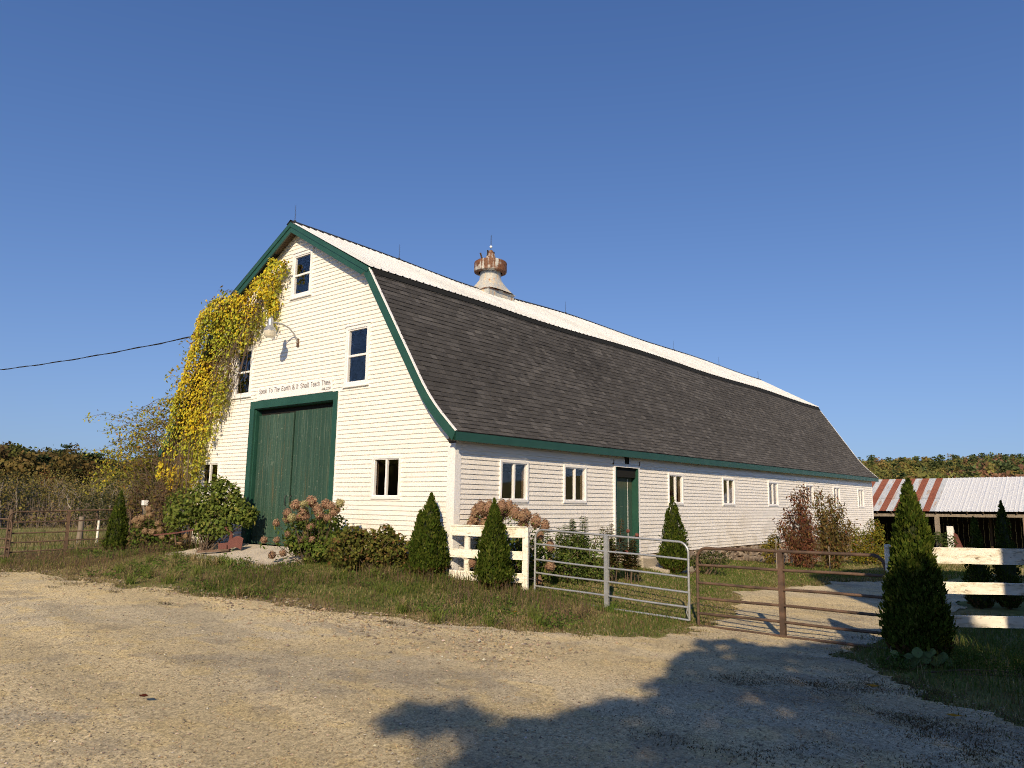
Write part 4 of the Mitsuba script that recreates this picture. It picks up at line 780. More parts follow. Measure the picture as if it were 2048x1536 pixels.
# hydrangea right of the big door
c0 = at(628, 1110, 16.5); gz = float(ground(c0[0], c0[1]))
X_ = _r*np.array([1, 1, 0]); X_ = unit(X_); Yb = np.array([-X_[1], X_[0], 0])
def rel(c, u, v, h): return np.array([c[0], c[1], 0])+X_*u+Yb*v+np.array([0, 0, h])
hyd = shrub('hydrangea', 'hydrangea with faded brown flower heads right of the barn door', 'shrub', [(rel(c0, -.28, 0, gz+.55), (.42, .4, .42)), (rel(c0, .28, .05, gz+.62), (.5, .42, .5)), (rel(c0, .0, -.15, gz+.35), (.55, .35, .3))], 2600, .105, LG, [4, 3, 3, 1.5], 31, 16, c0, .55); base_of[hyd] = c0
for i, (px, py, r) in enumerate(((575, 1038, .10), (592, 1010, .12), (608, 1022, .10), (623, 1003, .13), (635, 1018, .12), (652, 1008, .11), (662, 1012, .10), (640, 1030, .10), (600, 1033, .11), (612, 1032, .10), (553, 1046, .085), (575, 1026, .10), (655, 1036, .09), (673, 1018, .10), (621, 1053, .085), (575, 1068, .07), (553, 1080, .075), (528, 1080, .08), (601, 1079, .075), (624, 1079, .075), (544, 1110, .09), (566, 1106, .08), (668, 1025, .09))):
    q = at(px, py, 16.3-.3*((i*7) % 5)/5); bloom(hyd, q, r, PINKB, [3, 3, 2, 1.5], 300+i)
for i, (px, py, r) in enumerate(((583, 1035, .095), (680, 1006, .10), (607, 1008, .075))): bloom(hyd, at(px, py, 15.95), r, CREAM, [3, 2, 2], 340+i)
# dark leafy shrub beside it
c1 = at(735, 1130, 15.5); gz = float(ground(c1[0], c1[1]))
shrub('leafy_shrub', 'dense dark shrub with reddish top leaves between hydrangea and forked conifer', 'shrub', [(rel(c1, -.45, 0, gz+.42), (.42, .4, .42)), (rel(c1, -.05, .05, gz+.45), (.42, .4, .42)), (rel(c1, .4, 0, gz+.42), (.42, .4, .45)), (rel(c1, .62, .0, gz+.3), (.25, .3, .32)), (rel(c1, -.30, .0, gz+.72), (.32, .3, .22)), (rel(c1, .35, .1, gz+.78), (.16, .2, .22))], 5200, .088, [(.13, .145, .037), (.18, .175, .045), (.085, .10, .027), (.20, .12, .055), (.27, .25, .07)], [4, 3, 3, 2, .8], 41, 26, c1, .7)
# big leafy bush in the left corner
c2 = at(410, 1085, 18.9); gz = float(ground(c2[0], c2[1]))
shrub('leafy_bush', 'tall loose green bush left of the barn door below the vine', 'shrub', [(rel(c2, -.75, .2, gz+1.0), (.55, .4, .55)), (rel(c2, -.15, .15, gz+1.15), (.55, .4, .55)), (rel(c2, .35, .15, gz+1.2), (.5, .4, .5)), (rel(c2, .75, .0, gz+1.0), (.40, .35, .40)), (rel(c2, 1.02, -.05, gz+.85), (.26, .26, .30)), (rel(c2, .1, .1, gz+.65), (.9, .4, .4)), (rel(c2, .25, .1, gz+1.62), (.2, .2, .25)), (rel(c2, .62, .05, gz+1.45), (.2, .2, .2))], 5200, .115, [(.15, .205, .045), (.20, .245, .055), (.10, .14, .035), (.26, .27, .07)], [4, 3, 3, 1], 51, 30, c2, .6, .4)
c3 = at(300, 1082, 19.6); gz = float(ground(c3[0], c3[1]))
hyd = shrub('hydrangea', 'low hydrangea with tan flower heads at the left barn corner', 'shrub', [(rel(c3, -.1, 0, gz+.45), (.5, .4, .45)), (rel(c3, .45, 0, gz+.3), (.5, .35, .35))], 1500, .10, LG+[(.14, .10, .045)], [3, 2, 3, 1, 3], 61, 14, c3, .55); base_of[hyd] = c3
for i, (px, py, r) in enumerate(((272, 1040, .12), (285, 1036, .12), (278, 1050, .1), (300, 1030, .11), (316, 1046, .09), (290, 1062, .1), (305, 1064, .11), (320, 1060, .10), (347, 1046, .08), (372, 1072, .09), (298, 1018, .10), (325, 1074, .09), (360, 1085, .09))): bloom(hyd, at(px, py, 19.3), r, TAN, [3, 2, 2], 400+i, 1.0, 90)
# hydrangea with big cones behind the short fence
c4 = at(1015, 1100, 15.6); gz = float(ground(c4[0], c4[1]))
hyd = shrub('hydrangea', 'hydrangea with large brown cone flowers behind the short white fence', 'shrub', [(rel(c4, -.3, 0, .85), (.45, .35, .6)), (rel(c4, .35, 0, .8), (.55, .4, .55)), (rel(c4, .7, .1, .45), (.4, .3, .4))], 2000, .11, LG, [3, 2, 4, 1], 71, 16, c4, .55); base_of[hyd] = c4
for i, (px, py, r) in enumerate(((948, 1038, .13), (952, 1022, .12), (962, 1015, .13), (978, 1014, .13), (972, 1030, .13), (968, 1048, .12), (985, 1045, .10), (1003, 1012, .12), (1012, 1022, .12), (1018, 1012, .11), (1030, 1025, .13), (1045, 1032, .12), (1053, 1030, .12), (1047, 1048, .13), (1072, 1042, .13), (1090, 1050, .11), (1002, 1030, .11), (940, 1050, .09), (944, 1124, .10), (1080, 1070, .085), (1101, 1091, .10), (1100, 1132, .11), (1078, 1160, .08))): bloom(hyd, at(px, py, 15.35-.25*((i*5) % 4)/4 if py < 1070 else 14.9), r*.98, PINKB[:1]+TAN+PINKB[1:2], [3, 2, 1.5, 2, 2], 500+i, 1.3)
bloom(hyd, at(1080, 1081, 14.9), .06, CREAM, [3, 2, 2], 560, 1.0, 80)
# upright leafy plants along the side wall
def whorl_plant(label, spots, cols, seed, hmul=1.0):
    k = thing('flowering_plant', label, 'plant'); r_ = np.random.default_rng(seed); mb, ms = MB(), MB()
    for (x, y, h) in spots:
        z0 = float(ground(x, y)); n = int(h/.055); tilt = r_.normal(size=2)*.06
        ms.tube([(x, y, z0), (x+tilt[0]*.5, y+tilt[1]*.5, z0+h*.5), (x+tilt[0], y+tilt[1], z0+h)], [.012, .009, .005], 5)
        for i in range(n):
            t = .35+.65*i/n; m = 6; a = r_.uniform(0, 6.28)+np.arange(m)*2*np.pi/m; L_ = (.17*(1-t)**.6+.05)*r_.uniform(.8, 1.2, m); d = np.stack([np.cos(a), np.sin(a), r_.uniform(.0, .45, m)], -1); s = np.stack([-np.sin(a), np.cos(a), 0*a], -1)
            p = np.array([x+tilt[0]*t, y+tilt[1]*t, z0+h*t])+0*d; v = np.stack([p, p+d*L_[:, None]*.5+s*L_[:, None]*.17, p+d*L_[:, None]-[0, 0, .02], p+d*L_[:, None]*.5-s*L_[:, None]*.17], 1).reshape(-1, 3)
            mb.add(v, (np.array([[0, 1, 2], [0, 2, 3]])[None]+(np.arange(m)*4)[:, None, None]).reshape(-1, 3), np.repeat(pal(m, cols, [4, 3, 2], r_), 4, 0))
    scene[k+'__leaves'] = mikit.ply(mb.mesh()[:2], 'leaf', color=mb.mesh()[2]); scene[k+'__stem'] = mikit.ply(ms.mesh()[:2], 'bark'); return k
for px, D, lab, tp, sd_ in ((1130, 15.9, 'low green bush between silver gate and side wall, nearer the fence', 1062, 85), (1185, 16.3, 'low green bush between silver gate and side wall, nearer the steps', 1056, 86)):
    p_ = at(px, 1120, D); gz = float(ground(p_[0], p_[1])); hh = max(.45, CAM[2]-(tp-1011)/F*D-gz)
    shrub('leafy_bush', lab, 'shrub', [(rel(p_, -.22, 0, gz+hh*.45), (.32, .4, hh*.5)), (rel(p_, .25, .1, gz+hh*.5), (.34, .4, hh*.5)), (rel(p_, 0, -.3, gz+hh*.25), (.5, .3, hh*.3))], 2300, .07, [(.12, .18, .04), (.16, .22, .055), (.08, .12, .03), (.2, .2, .06)], [4, 3, 3, 1], sd_, 14, p_, .45)
r_ = np.random.default_rng(81)
def spots(px, n, D, top, sp):
    o = []
    for i in range(n):
        q = at(px+r_.normal()*sp, 1110, D+r_.normal()*.2); zt = CAM[2]-(top+r_.uniform(0, 55)-1011)/F*D; o.append((q[0], q[1], max(.25, zt-float(ground(q[0], q[1])))))
    return o
WG = [(.15, .215, .06), (.21, .27, .08), (.11, .16, .05)]
whorl_plant('upright leafy plant clump behind the silver gate, nearest the white fence', spots(1115, 9, 16.1, 1036, 15), WG, 82)
whorl_plant('upright leafy plants below the second side window', spots(1160, 10, 16.4, 1024, 16), WG, 83)
k = whorl_plant('reddish leafy plants left of the side door steps', spots(1222, 7, 16.2, 1034, 11)+spots(1258, 8, 16.6, 1062, 10), [(.15, .15, .055), (.22, .14, .07), (.11, .12, .04)], 84)
for i, (px, py) in enumerate(((1256, 1062), (1274, 1070), (1253, 1104), (1240, 1080))): bloom(k, at(px, py, 16.2), .05, [(.34, .13, .11), (.42, .22, .18), (.22, .08, .06)], [2, 2, 2], 600+i, 1.0, 50)
p_ = at(1410, 1100, 19.5); gz = float(ground(p_[0], p_[1])); shrub('leafy_shrub', 'small twiggy bush against the stone foundation behind the lawn conifer', 'shrub', [(rel(p_, -.1, 0, gz+.35), (.3, .3, .3)), (rel(p_, .35, .1, gz+.4), (.35, .3, .25))], 650, .08, [(.06, .08, .03), (.09, .10, .04), (.14, .13, .05)], [3, 2, 1.2], 87, 12, p_)
p_ = at(1538, 1128, 25); gz = float(ground(p_[0], p_[1])); shrub('leafy_shrub', 'small yellow-leaved bush at the foundation left of the bronze tree', 'shrub', [(rel(p_, 0, 0, gz+.45), (.25, .25, .45)), (rel(p_, .2, 0, gz+.75), (.22, .2, .3))], 900, .075, [(.26, .20, .035), (.17, .16, .03), (.10, .10, .03)], [3, 2, 2], 88, 10, p_)
# bronze-leaved young tree by the side wall
def small_tree(label, px, D, boughs, cols, w, seed, n=2400, size=.11):
    k = thing('fruit_tree', label, 'tree'); r_ = np.random.default_rng(seed); mb, mt = MB(), MB(); b = at(px, 1130, D); b[2] = ground(b[0], b[1])-.05
    per = n//len(boughs)
    for (qx, qy, dd) in boughs:
        e = at(qx, qy, D+dd); m = b*.55+e*.45+np.array([0, 0, -.15]); t = np.linspace(0, 1, 12)[:, None]; c = (1-t)**2*b+2*t*(1-t)*m+t*t*e; mt.tube(c, np.linspace(.032, .006, 12), 6)
        tt = r_.uniform(.28, 1.02, per); p = np.stack([np.interp(tt, t[:, 0], c[:, i]) for i in range(3)], -1); sp = (.24-.12*tt)[:, None]; p = p+r_.normal(size=(per, 3))*sp*np.array([.8, .8, .9])
        leaves(mb, p, r_.uniform(.7, 1.2, per)*size, pal(per, cols, w, r_, .25), droop=1.1, width=.34, r_=r_)
        for j in range(5):
            a = c[4+j]; tw = a+r_.normal(size=3)*.2+[0, 0, .15]; mt.tube([a, (a+tw)/2+r_.normal(size=3)*.03, tw], [.010, .007, .004], 4)
    mt.tube([b, b+[0, 0, .35]], [.06, .045], 8)
    scene[k+'__crown'] = mikit.ply(mb.mesh()[:2], 'leaf', color=mb.mesh()[2]); scene[k+'__trunk'] = mikit.ply(mt.mesh()[:2], 'bark')
small_tree('young tree with dark red bronze leaves by the side wall', 1622, 24.6, [(1590, 985, -.2), (1607, 978, .2), (1560, 1048, 0), (1575, 1022, .3), (1600, 1010, -.3), (1615, 1040, .1), (1580, 1065, -.2)], [(.19, .075, .05), (.23, .115, .06), (.15, .095, .05), (.19, .16, .05)], [3, 2, 2, .8], 91, 5200, .13)
small_tree('young tree with brown green drooping leaves right of the red-leaved tree', 1655, 25.2, [(1635, 985, 0), (1660, 995, .2), (1680, 1015, -.2), (1700, 1045, 0), (1670, 1040, .2), (1645, 1025, -.3), (1690, 1070, .1)], [(.17, .13, .045), (.22, .15, .06), (.14, .15, .045), (.20, .09, .045)], [3, 3, 2, 1.2], 92, 5200, .13)
for px, lab in ((1553, 'left'), (1659, 'right')):
    p_ = at(px, 1130, 22.8); k = post('garden_stake', f'thin pale stake standing in the lawn {"left of" if lab == "left" else "below"} the bronze trees', p_[0], p_[1], .85, .014, 'weathered_wood', cat='stake')
# yellow vine mound at the far barn corner
p_ = at(1742, 1112, 30.5); gz = float(ground(p_[0], p_[1])); k = shrub('vine_mound', 'yellow green vine heap climbing the far barn corner', 'vine', [(rel(p_, -.35, .2, gz+.75), (.45, .5, .8)), (rel(p_, .25, .2, gz+.75), (.5, .5, .8)), (rel(p_, .35, .3, gz+1.35), (.38, .4, .55)), (rel(p_, .0, .2, gz+.4), (.9, .5, .45))], 4200, .085, [(.20, .20, .03), (.14, .16, .03), (.30, .22, .03), (.24, .11, .03)], [4, 4, 2, .8], 95, 10, p_, .75)
# broad leaves at the foot of the tall conifer
k = thing('broadleaf_plant', 'low plant with big round leaves at the foot of the tall conifer', 'plant'); r_ = np.random.default_rng(97); mb = MB()
for px, py, s in ((1808, 1330, .12), (1826, 1322, .17), (1850, 1315, .16), (1842, 1333, .15), (1870, 1322, .14), (1818, 1312, .12), (1885, 1316, .15), (1862, 1306, .13), (1800, 1318, .10), (1836, 1305, .12), (1900, 1324, .10), (1790, 1308, .09)):
    q = at(px, py, 8.75); gzz = float(ground(q[0], q[1])); q[2] = max(q[2], gzz+.05); a = np.linspace(0, 2*np.pi, 15)[:-1]; rr_ = s*.5*(1+.13*np.cos(a)); nrm = unit(np.array([.2, -.5, .8])+r_.normal(size=3)*.3); u_ = unit(np.cross(nrm, [0, 0, 1.0])); w_ = np.cross(nrm, u_)
    ml = MB(); ring = q+np.cos(a)[:, None]*u_*rr_[:, None]+np.sin(a)[:, None]*w_*rr_[:, None]+nrm*(.012*np.sin(a*3))[:, None]; inn = q+(ring-q)*.5-nrm*.012
    ml.add(np.vstack([[q-nrm*.004], inn, ring]), [[0, 1+i, 1+(i+1) % 14] for i in range(14)]+[[1+i, 15+i, 15+(i+1) % 14] for i in range(14)]+[[1+i, 15+(i+1) % 14, 1+(i+1) % 14] for i in range(14)], np.array((.17, .24, .10))*r_.uniform(.75, 1.25)); put(k+'__leaf', ml, 'leaf', True, True)
    mb.tube([q, (q+np.array([q[0], q[1]+.1, gzz]))/2, (q[0], q[1]+.12, gzz)], .006, 5)
scene[k+'__stalks'] = mikit.ply(mb.mesh()[:2], 'bark')
p_ = at(1790, 1330, 8.7); gz = float(ground(p_[0], p_[1])); shrub('low_weeds', 'low clover weeds left of the round-leaved plant at the conifer foot', 'plant', [(rel(p_, 0, 0, gz+.08), (.22, .18, .12)), (rel(p_, .9, .0, gz+.10), (.35, .25, .14)), (rel(p_, 1.5, -.2, gz+.08), (.4, .3, .12))], 1500, .035, [(.05, .10, .02), (.08, .13, .03)], [1, 1], 98, 4, p_, .8)
# vine over the left half of the gable
VINE = [(.24, 8.19), (.22, 7.58), (-.1, 7.47), (-.19, 6.96), (-.27, 6.50), (-.42, 6.50), (-.67, 6.74), (-1.0, 6.92), (-1.11, 6.58), (-1.39, 6.35), (-1.38, 5.95), (-1.73, 5.95), (-2.15, 5.81), (-2.28, 5.32), (-2.60, 5.13), (-2.40, 4.48), (-2.63, 4.64), (-2.57, 4.33), (-2.88, 3.9), (-3.25, 3.47), (-3.45, 2.85), (-3.7, 2.72), (-3.9, 2.1), (-5.2, 1.6), (-5.9, 2.4), (-5.7, 3.4), (-5.15, 4.3), (-4.85, 5.0), (-4.5, 5.7), (-4.35, 6.4), (-4.25, 6.9), (-3.8, 7.3), (-3.2, 7.50), (-2.6, 7.55), (-2.0, 7.50), (-1.3, 7.82), (-.5, 8.2), (-.19, 8.36)]
vn = thing('climbing_vine', 'yellow green vine hanging over the left half of the barn gable', 'vine'); r_ = np.random.default_rng(111); VINE = [(x+.25*(x-16.57)/11.0, z+.0227*(z-1.8)) if i < 23 else (x, z) for i, (x, z) in enumerate(VINE)]; VP = Polygon(VINE).buffer(0)
import shapely
def inpoly(n, poly):
    x0, y0, x1, y1 = poly.bounds; q = np.c_[r_.uniform(x0, x1, n*3), r_.uniform(y0, y1, n*3)]; d = shapely.distance(shapely.points(q), poly.exterior)*np.where(shapely.contains_xy(poly, q), 1, -1); k_ = d+.26*wob(np.c_[q, q[:, :1]*0], 3, 12, 3.2) > .07; return q[k_][:n], d[k_][:n]
q, d = inpoly(24000, VP); hg = meshkit.fbm(np.c_[q[:, 0]*1.5, q[:, 1]*.9, q[:, 0]*0], 3, 14); left = smf(-.2, .55, -(q[:, 0]+.62*(8.6-q[:, 1])+.35))
thick = np.clip(.10+.55*hg*np.clip(d*2, .15, 1), .05, .6); keep_ = r_.random(len(q)) < np.clip(.97-.35*left-.75*np.clip(.44-hg, 0, 1)*4, .2, 1); q, d, hg, left, thick = q[keep_], d[keep_], hg[keep_], left[keep_], thick[keep_]
lf_ = smf(-.9, -.1, np.where(q[:, 0] > -3.3, q[:, 1]-(8.9+.56*q[:, 0]), (q[:, 1]-(7.1+1.55*(q[:, 0]+3.3)))*.55)); p = np.c_[q[:, 0], G-.05-.33*lf_-thick*r_.uniform(.15, 1, len(q))**.7, q[:, 1]]; yl_ = meshkit.fbm(np.c_[q*.75, q[:, :1]*0], 3, 16); m_ = (r_.random(len(q)) < np.clip((yl_-.36)*3.2, .08, .92))[:, None]
cc = np.where(m_, pal(len(q), [(.72, .56, .04), (.76, .64, .08), (.60, .54, .06), (.46, .28, .04)], [4, 3, 3, .7], r_), pal(len(q), [(.44, .48, .06), (.30, .36, .05), (.54, .55, .08)], [4, 3, 3], r_)); br = (r_.random(len(q)) < .18*left)[:, None]; cc = np.where(br, pal(len(q), [(.13, .075, .035), (.20, .12, .04)], [1, 1], r_), cc)
mb = leaves(MB(), p, r_.uniform(.06, .11, len(q)), cc, out=np.array([.15, -1.0, .35]), droop=1.3, width=.62, r_=r_)
ms = MB()
for i in range(150):   # woody stems behind the leaves
    u = r_.random(); x0 = -5.6+u*4.6; z0 = min(8.4+x0*.52, 7.1+1.55*(x0+3.3)+.0) if x0 < -3.3 else 8.75+x0*.56; z0 -= r_.uniform(.05, 1.2); ln = r_.uniform(1.0, 3.2); t = np.linspace(0, 1, 9)
    ms.tube(np.c_[x0+r_.normal()*.35*t-ln*.30*t, G-.08-.20*np.sin(t*3)*r_.random()-.05, np.maximum(z0-ln*t, .7)]+r_.normal(size=(9, 3))*.03, np.linspace(.012, .004, 9), 4)
for i in range(55):     # tangle at the foot, left
    x0 = r_.uniform(-6.2, -3.9); z1 = r_.uniform(2.2, 4.2)+(x0+6)*.3; t = np.linspace(0, 1, 8); ms.tube(np.c_[x0+r_.normal()*.4*t, G-.25-.25*r_.random()*np.sin(t*3), .4+(z1-.4)*t]+r_.normal(size=(8, 3))*.04, np.linspace(.016, .005, 8), 4)
def spray(b, e, bow, lf, cols, w, size, density=13):
    t = np.linspace(0, 1, 14)[:, None]; m = (b+e)/2+bow; c = (1-t)**2*b+2*t*(1-t)*m+t*t*e+r_.normal(size=(14, 3))*.025; ms.tube(c, np.linspace(.010, .003, 14), 4)
    n = max(1, int(np.linalg.norm(e-b)*density*lf)); tt = 1-r_.random(n)**1.5*.85; p = np.stack([np.interp(tt, t[:, 0], c[:, i]) for i in range(3)], -1)+r_.normal(size=(n, 3))*.07
    leaves(mb, p, r_.uniform(.7, 1.3, n)*size, pal(n, cols, w, r_), droop=1.2, width=.6, r_=r_)
YC, YW = [(.58, .45, .05), (.40, .40, .06), (.27, .29, .05), (.38, .22, .05)], [3, 3, 3, 1]
for i in range(85):    # tufts leaving the upper rake to the left
    u = r_.random(); x0 = -2.0-u*2.9; z0 = (8.75+x0*.56) if x0 > -3.3 else 7.05+1.55*(x0+3.3); b = np.array([x0, .05, z0-r_.uniform(0, .5)]); L_ = r_.uniform(.3, 1.1)*(.5+.6*smf(0, .5, u)); e = b+np.array([-L_, r_.uniform(-.4, .4), r_.uniform(-.15, .45)*L_]); spray(b, e, np.array([0, 0, .25*L_]), 1.5, YC, YW, .10, 15)
for i in range(130):    # bare arching shoots over the low left roof
    b = np.array([r_.uniform(-6.5, -5.2), r_.uniform(-.3, 1.2), 0]); b[2] = 2.9+(b[0]+6.2)*1.3+r_.uniform(-.6, .5); s_ = r_.uniform(.35, 1.0); e = b+np.array([-3.0*s_, r_.uniform(-1.0, .2), r_.uniform(-.5, 1.3)*s_-.25*s_*s_*2]); spray(b, e, np.array([.2, 0, r_.uniform(.5, 1.5)*s_]), r_.choice([.5, 1.0, 2.2]), YC, [2, 3, 3, 1], .09, 11)
for i in range(60):
    b = np.array([r_.uniform(-6.8, -5.6), r_.uniform(-.5, .3), r_.uniform(.9, 2.6)]); e = b+np.array([r_.uniform(-1.3, .2), r_.uniform(-.5, .1), r_.uniform(-.4, .7)]); spray(b, e, np.array([0, 0, .3]), .9, [(.15, .10, .04), (.22, .20, .04), (.12, .12, .035)], [3, 2, 2], .085, 14)
for (x0, z0, ln) in [(-.30, 7.3, .9), (-.38, 7.2, .85), (-.15, 7.7, .5), (.12, 7.9, .35), (-.55, 7.0, .5), (-.95, 6.9, .55), (-1.1, 6.8, .7), (-1.3, 6.5, .5), (-1.6, 6.2, .45), (-1.9, 6.0, .4), (-2.15, 5.5, .6), (-2.3, 5.2, .9), (-2.15, 4.9, .6), (-2.5, 4.9, .7), (-2.75, 4.4, .7), (-3.0, 4.0, .7), (-3.3, 3.6, .8), (-3.5, 3.1, .7), (-3.6, 2.9, .6), (-3.8, 2.6, .7)]:
    for q_ in range(3): b = np.array([x0-.40-.14*(-2.6 < x0 < -1.7)+r_.normal()*.06, G-.14-.10*r_.random(), z0+.08+r_.normal()*.08]); spray(b, b+np.array([r_.normal()*.05, -.02, -ln*r_.uniform(.7, 1.15)]), np.array([0, -.05, 0]), 2.2, YC[:3]+[(.50, .52, .08)], [2, 3, 3, 3], .10, 22)
scene[vn+'__leaves'] = mikit.ply(mb.mesh()[:2], 'leaf', color=mb.mesh()[2]); labels[vn+'__leaves'] = {'kind': 'stuff'}
scene[vn+'__stem'] = mikit.ply(ms.mesh()[:2], 'bark'); labels[vn+'__stem'] = {'kind': 'stuff'}
for px, py, D, sd_, lab in ((268, 1010, 22.5, 121, 'brown bare-twigged bush beyond the left barn corner'), (318, 1030, 20.6, 122, 'tangled brown brush under the vine at the left barn corner')):
    p_ = at(px, 1085, D); gz = float(ground(p_[0], p_[1])); shrub('brush', lab, 'shrub', [(rel(p_, 0, 0, gz+.9), (.55, .45, .8)), (rel(p_, .1, 0, gz+1.5), (.45, .4, .6))], 1500, .075, [(.12, .075, .045), (.17, .12, .05), (.20, .19, .05)], [3, 2, 1.5], sd_, 40, p_)

# ---------------------------------------------------------------- old iron by the door
k = thing('antique_plow', 'rusty red antique plow standing left of the barn door', 'plow'); o = at(447, 1086, 18.6); gz = max(float(ground(o[0], o[1])), .55); o[2] = gz
def L3(u, h, v=0.): return o+X_*u+Yb*v+np.array([0, 0, h])
mb = MB(); a = np.linspace(2.2, -.75, 14); mb.tube([L3(-.05+.23*math.cos(t), .30+.24*math.sin(t)*1.05, 0) for t in a], np.linspace(.038, .055, 14), 8); put(k+'__beam', mb, 'red_iron', 40)
mb = MB(); mb.hexa([L3(-.10, .0, -.05), L3(.10, .0, -.05), L3(.10, .0, .05), L3(-.10, .0, .05), L3(-.12, .17, -.03), L3(.10, .19, -.03), L3(.10, .19, .03), L3(-.12, .17, .03)]); put(k+'__share', mb, 'red_iron')
t = np.linspace(0, 1, 9); top = np.array([L3(.12+.42*s, .20+.16*math.sin(s*2.4), -.05-.12*s) for s in t]); bot = np.array([L3(.16+.34*s, .02+.07*math.sin(s*3), -.12-.05*s) for s in t]); back = (top+bot)/2+Yb*.02
mb = MB(); mb.add(np.vstack([top, bot, back]), [[i, i+1, 9+i+1, 9+i] for i in range(8)]+[[18+i, 18+i+1, i+1, i] for i in range(8)]+[[9+i, 9+i+1, 18+i+1, 18+i] for i in range(8)]); put(k+'__moldboard', mb, 'red_iron', 40)
mb = MB(); mb.bar(L3(-.55, -.03, -.15), L3(.20, .02, -.10), .16, .05); put(k+'__base_plank', mb, 'rusty_steel')
k = thing('iron_bar', 'long rusty iron drawbar lying in the hydrangea at the left', 'bar'); mb = MB(); mb.bar(at(308, 1070, 18.9), at(352, 1066, 18.9), .03, .035); mb.bar(at(352, 1066, 18.9), at(392, 1059, 19.0), .03, .032); put(k+'__bar', mb, 'red_iron'); mb = MB(); mb.tube([at(350, 1066, 18.95), at(352, 1090, 18.95)], .02, 6); put(k+'__leg', mb, 'rusty_steel')
p_ = at(290, 1004, 21.5); k = thing('white_box', 'small white box on a post at the left barn corner', 'box'); mb = MB(); mb.box((p_[0]-.08, p_[1]-.06, p_[2]-.09), (p_[0]+.08, p_[1]+.06, p_[2]+.05)); put(k+'__body', mb, 'white_vinyl'); mb = MB(); mb.bar((p_[0], p_[1], float(ground(p_[0], p_[1]))-.2), (p_[0], p_[1], p_[2]-.12), .08, .08, up=(0, 1, 0)); put(k+'__post', mb, 'weathered_wood')

# ---------------------------------------------------------------- open shed beyond the barn
sh_ = thing('open_shed', 'long low open shed with rusty striped and white metal roof', 'shed')
YS, YR = 40.0, 44.6
def shedz(x, t): return 1.74+.012*(x-3.9)+t*(3.84-1.74)      # eave to ridge
SX0, SX1, SXM = 1.5, 17.5, 7.29
rs = key_for(sh_+'__roof')
def sheet_panel(x0, x1, t0, t1, lift, amp, pitch):
    xs = np.linspace(x0, x1, max(3, int((x1-x0)/pitch*6)+1)); w = lift+amp*(np.cos((xs-x0)*2*np.pi/pitch)*.5+.5) if amp < .02 else lift+amp*(np.abs(((xs-x0)/pitch+.5) % 1-.5) < .10)
    a = np.stack([xs, np.full(len(xs), YS-.25+t0*(YR-YS+.25)), shedz(xs, t0)+w], -1); b = np.stack([xs, np.full(len(xs), YS-.25+t1*(YR-YS+.25)), shedz(xs, t1)+w], -1); n = len(xs)
    mb = MB(); mb.add(np.vstack([a, b]), [[i, i+1, n+i+1, n+i] for i in range(n-1)]); return mb
x = SX0; i = 0; r_ = np.random.default_rng(131)
while x < SXM-.05:
    w = min(.385*r_.uniform(.92, 1.08), SXM-x)
    for t0, t1, l_ in ((0, .39, .010), (.375, 1.0, .024)): put(rs+'__sheet', sheet_panel(x, x+w+.02, t0, t1, l_+.004*(i % 2), .014, .075), 'rusty_sheet' if i % 2 else 'grey_sheet', 40)
    x += w; i += 1
x = SXM
while x < SX1: put(rs+'__sheet', sheet_panel(x, x+.92, -.01, 1.0, .03, .03, .23), 'white_sheet'); x += .915
mb = MB(); mb.add([[SX0, YR, shedz(SX0, 1)-.02], [SX1, YR, shedz(SX1, 1)-.02], [SX1, YR+5, 1.6], [SX0, YR+5, 1.6]], [[0, 1, 2, 3]]); scene[rs+'__back_slope'] = mikit.ply(mb.mesh()[:2], 'rusty_sheet')
mb = MB()
for x in np.arange(SX0+.2, SX1, .8): mb.bar((x, YS-.2, shedz(x, 0)-.07), (x, YR, shedz(x, 1)-.07), .06, .12)
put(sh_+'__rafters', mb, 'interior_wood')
for a, b in ((SX0, SXM), (SXM+.002, 11.5), (11.502, SX1)): mb = MB(); mb.bar((a, YS, shedz(a, 0)-.22), (b, YS, shedz(b, 0)-.22), .12, .17); put(sh_+'__beam', mb, 'weathered_wood')
for x in (3.0, SXM, 11.6, 15.8):
    mb = MB(); mb.bar((x, YS, -.8), (x+.02, YS, shedz(x, 0)-.30), .24 if x == SXM else .16, .2, up=(0, 1, 0)); put(sh_+'__post', mb, 'weathered_wood')
for x in (9.6, 13.4): mb = MB(); mb.bar((x, YS+3, -.8), (x, YS+3, 2.8), .12, .12, up=(0, 1, 0)); put(sh_+'__post', mb, 'interior_wood')
x = SX0
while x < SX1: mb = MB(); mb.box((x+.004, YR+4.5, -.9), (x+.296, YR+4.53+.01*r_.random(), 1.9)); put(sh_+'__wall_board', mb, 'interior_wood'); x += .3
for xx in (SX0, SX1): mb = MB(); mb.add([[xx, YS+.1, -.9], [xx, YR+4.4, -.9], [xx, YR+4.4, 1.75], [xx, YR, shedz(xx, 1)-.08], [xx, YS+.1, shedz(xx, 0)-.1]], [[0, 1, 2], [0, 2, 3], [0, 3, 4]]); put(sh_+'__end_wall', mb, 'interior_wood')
k = thing('feed_bin', 'small white and red bin in the shed beside the thick post', 'bin'); mb = MB(); mb.box((7.62, 40.9, -.7), (7.95, 41.2, .95)); put(k+'__panel', mb, 'white_vinyl'); mb = MB(); mb.hexa([[7.95, 40.92, -.7], [8.5, 40.92, -.7], [8.5, 41.2, -.7], [7.95, 41.2, -.7], [7.95, 40.92, .55], [8.1, 40.92, .45], [8.1, 41.2, .45], [7.95, 41.2, .55]]); put(k+'__red_side', mb, 'red_iron')
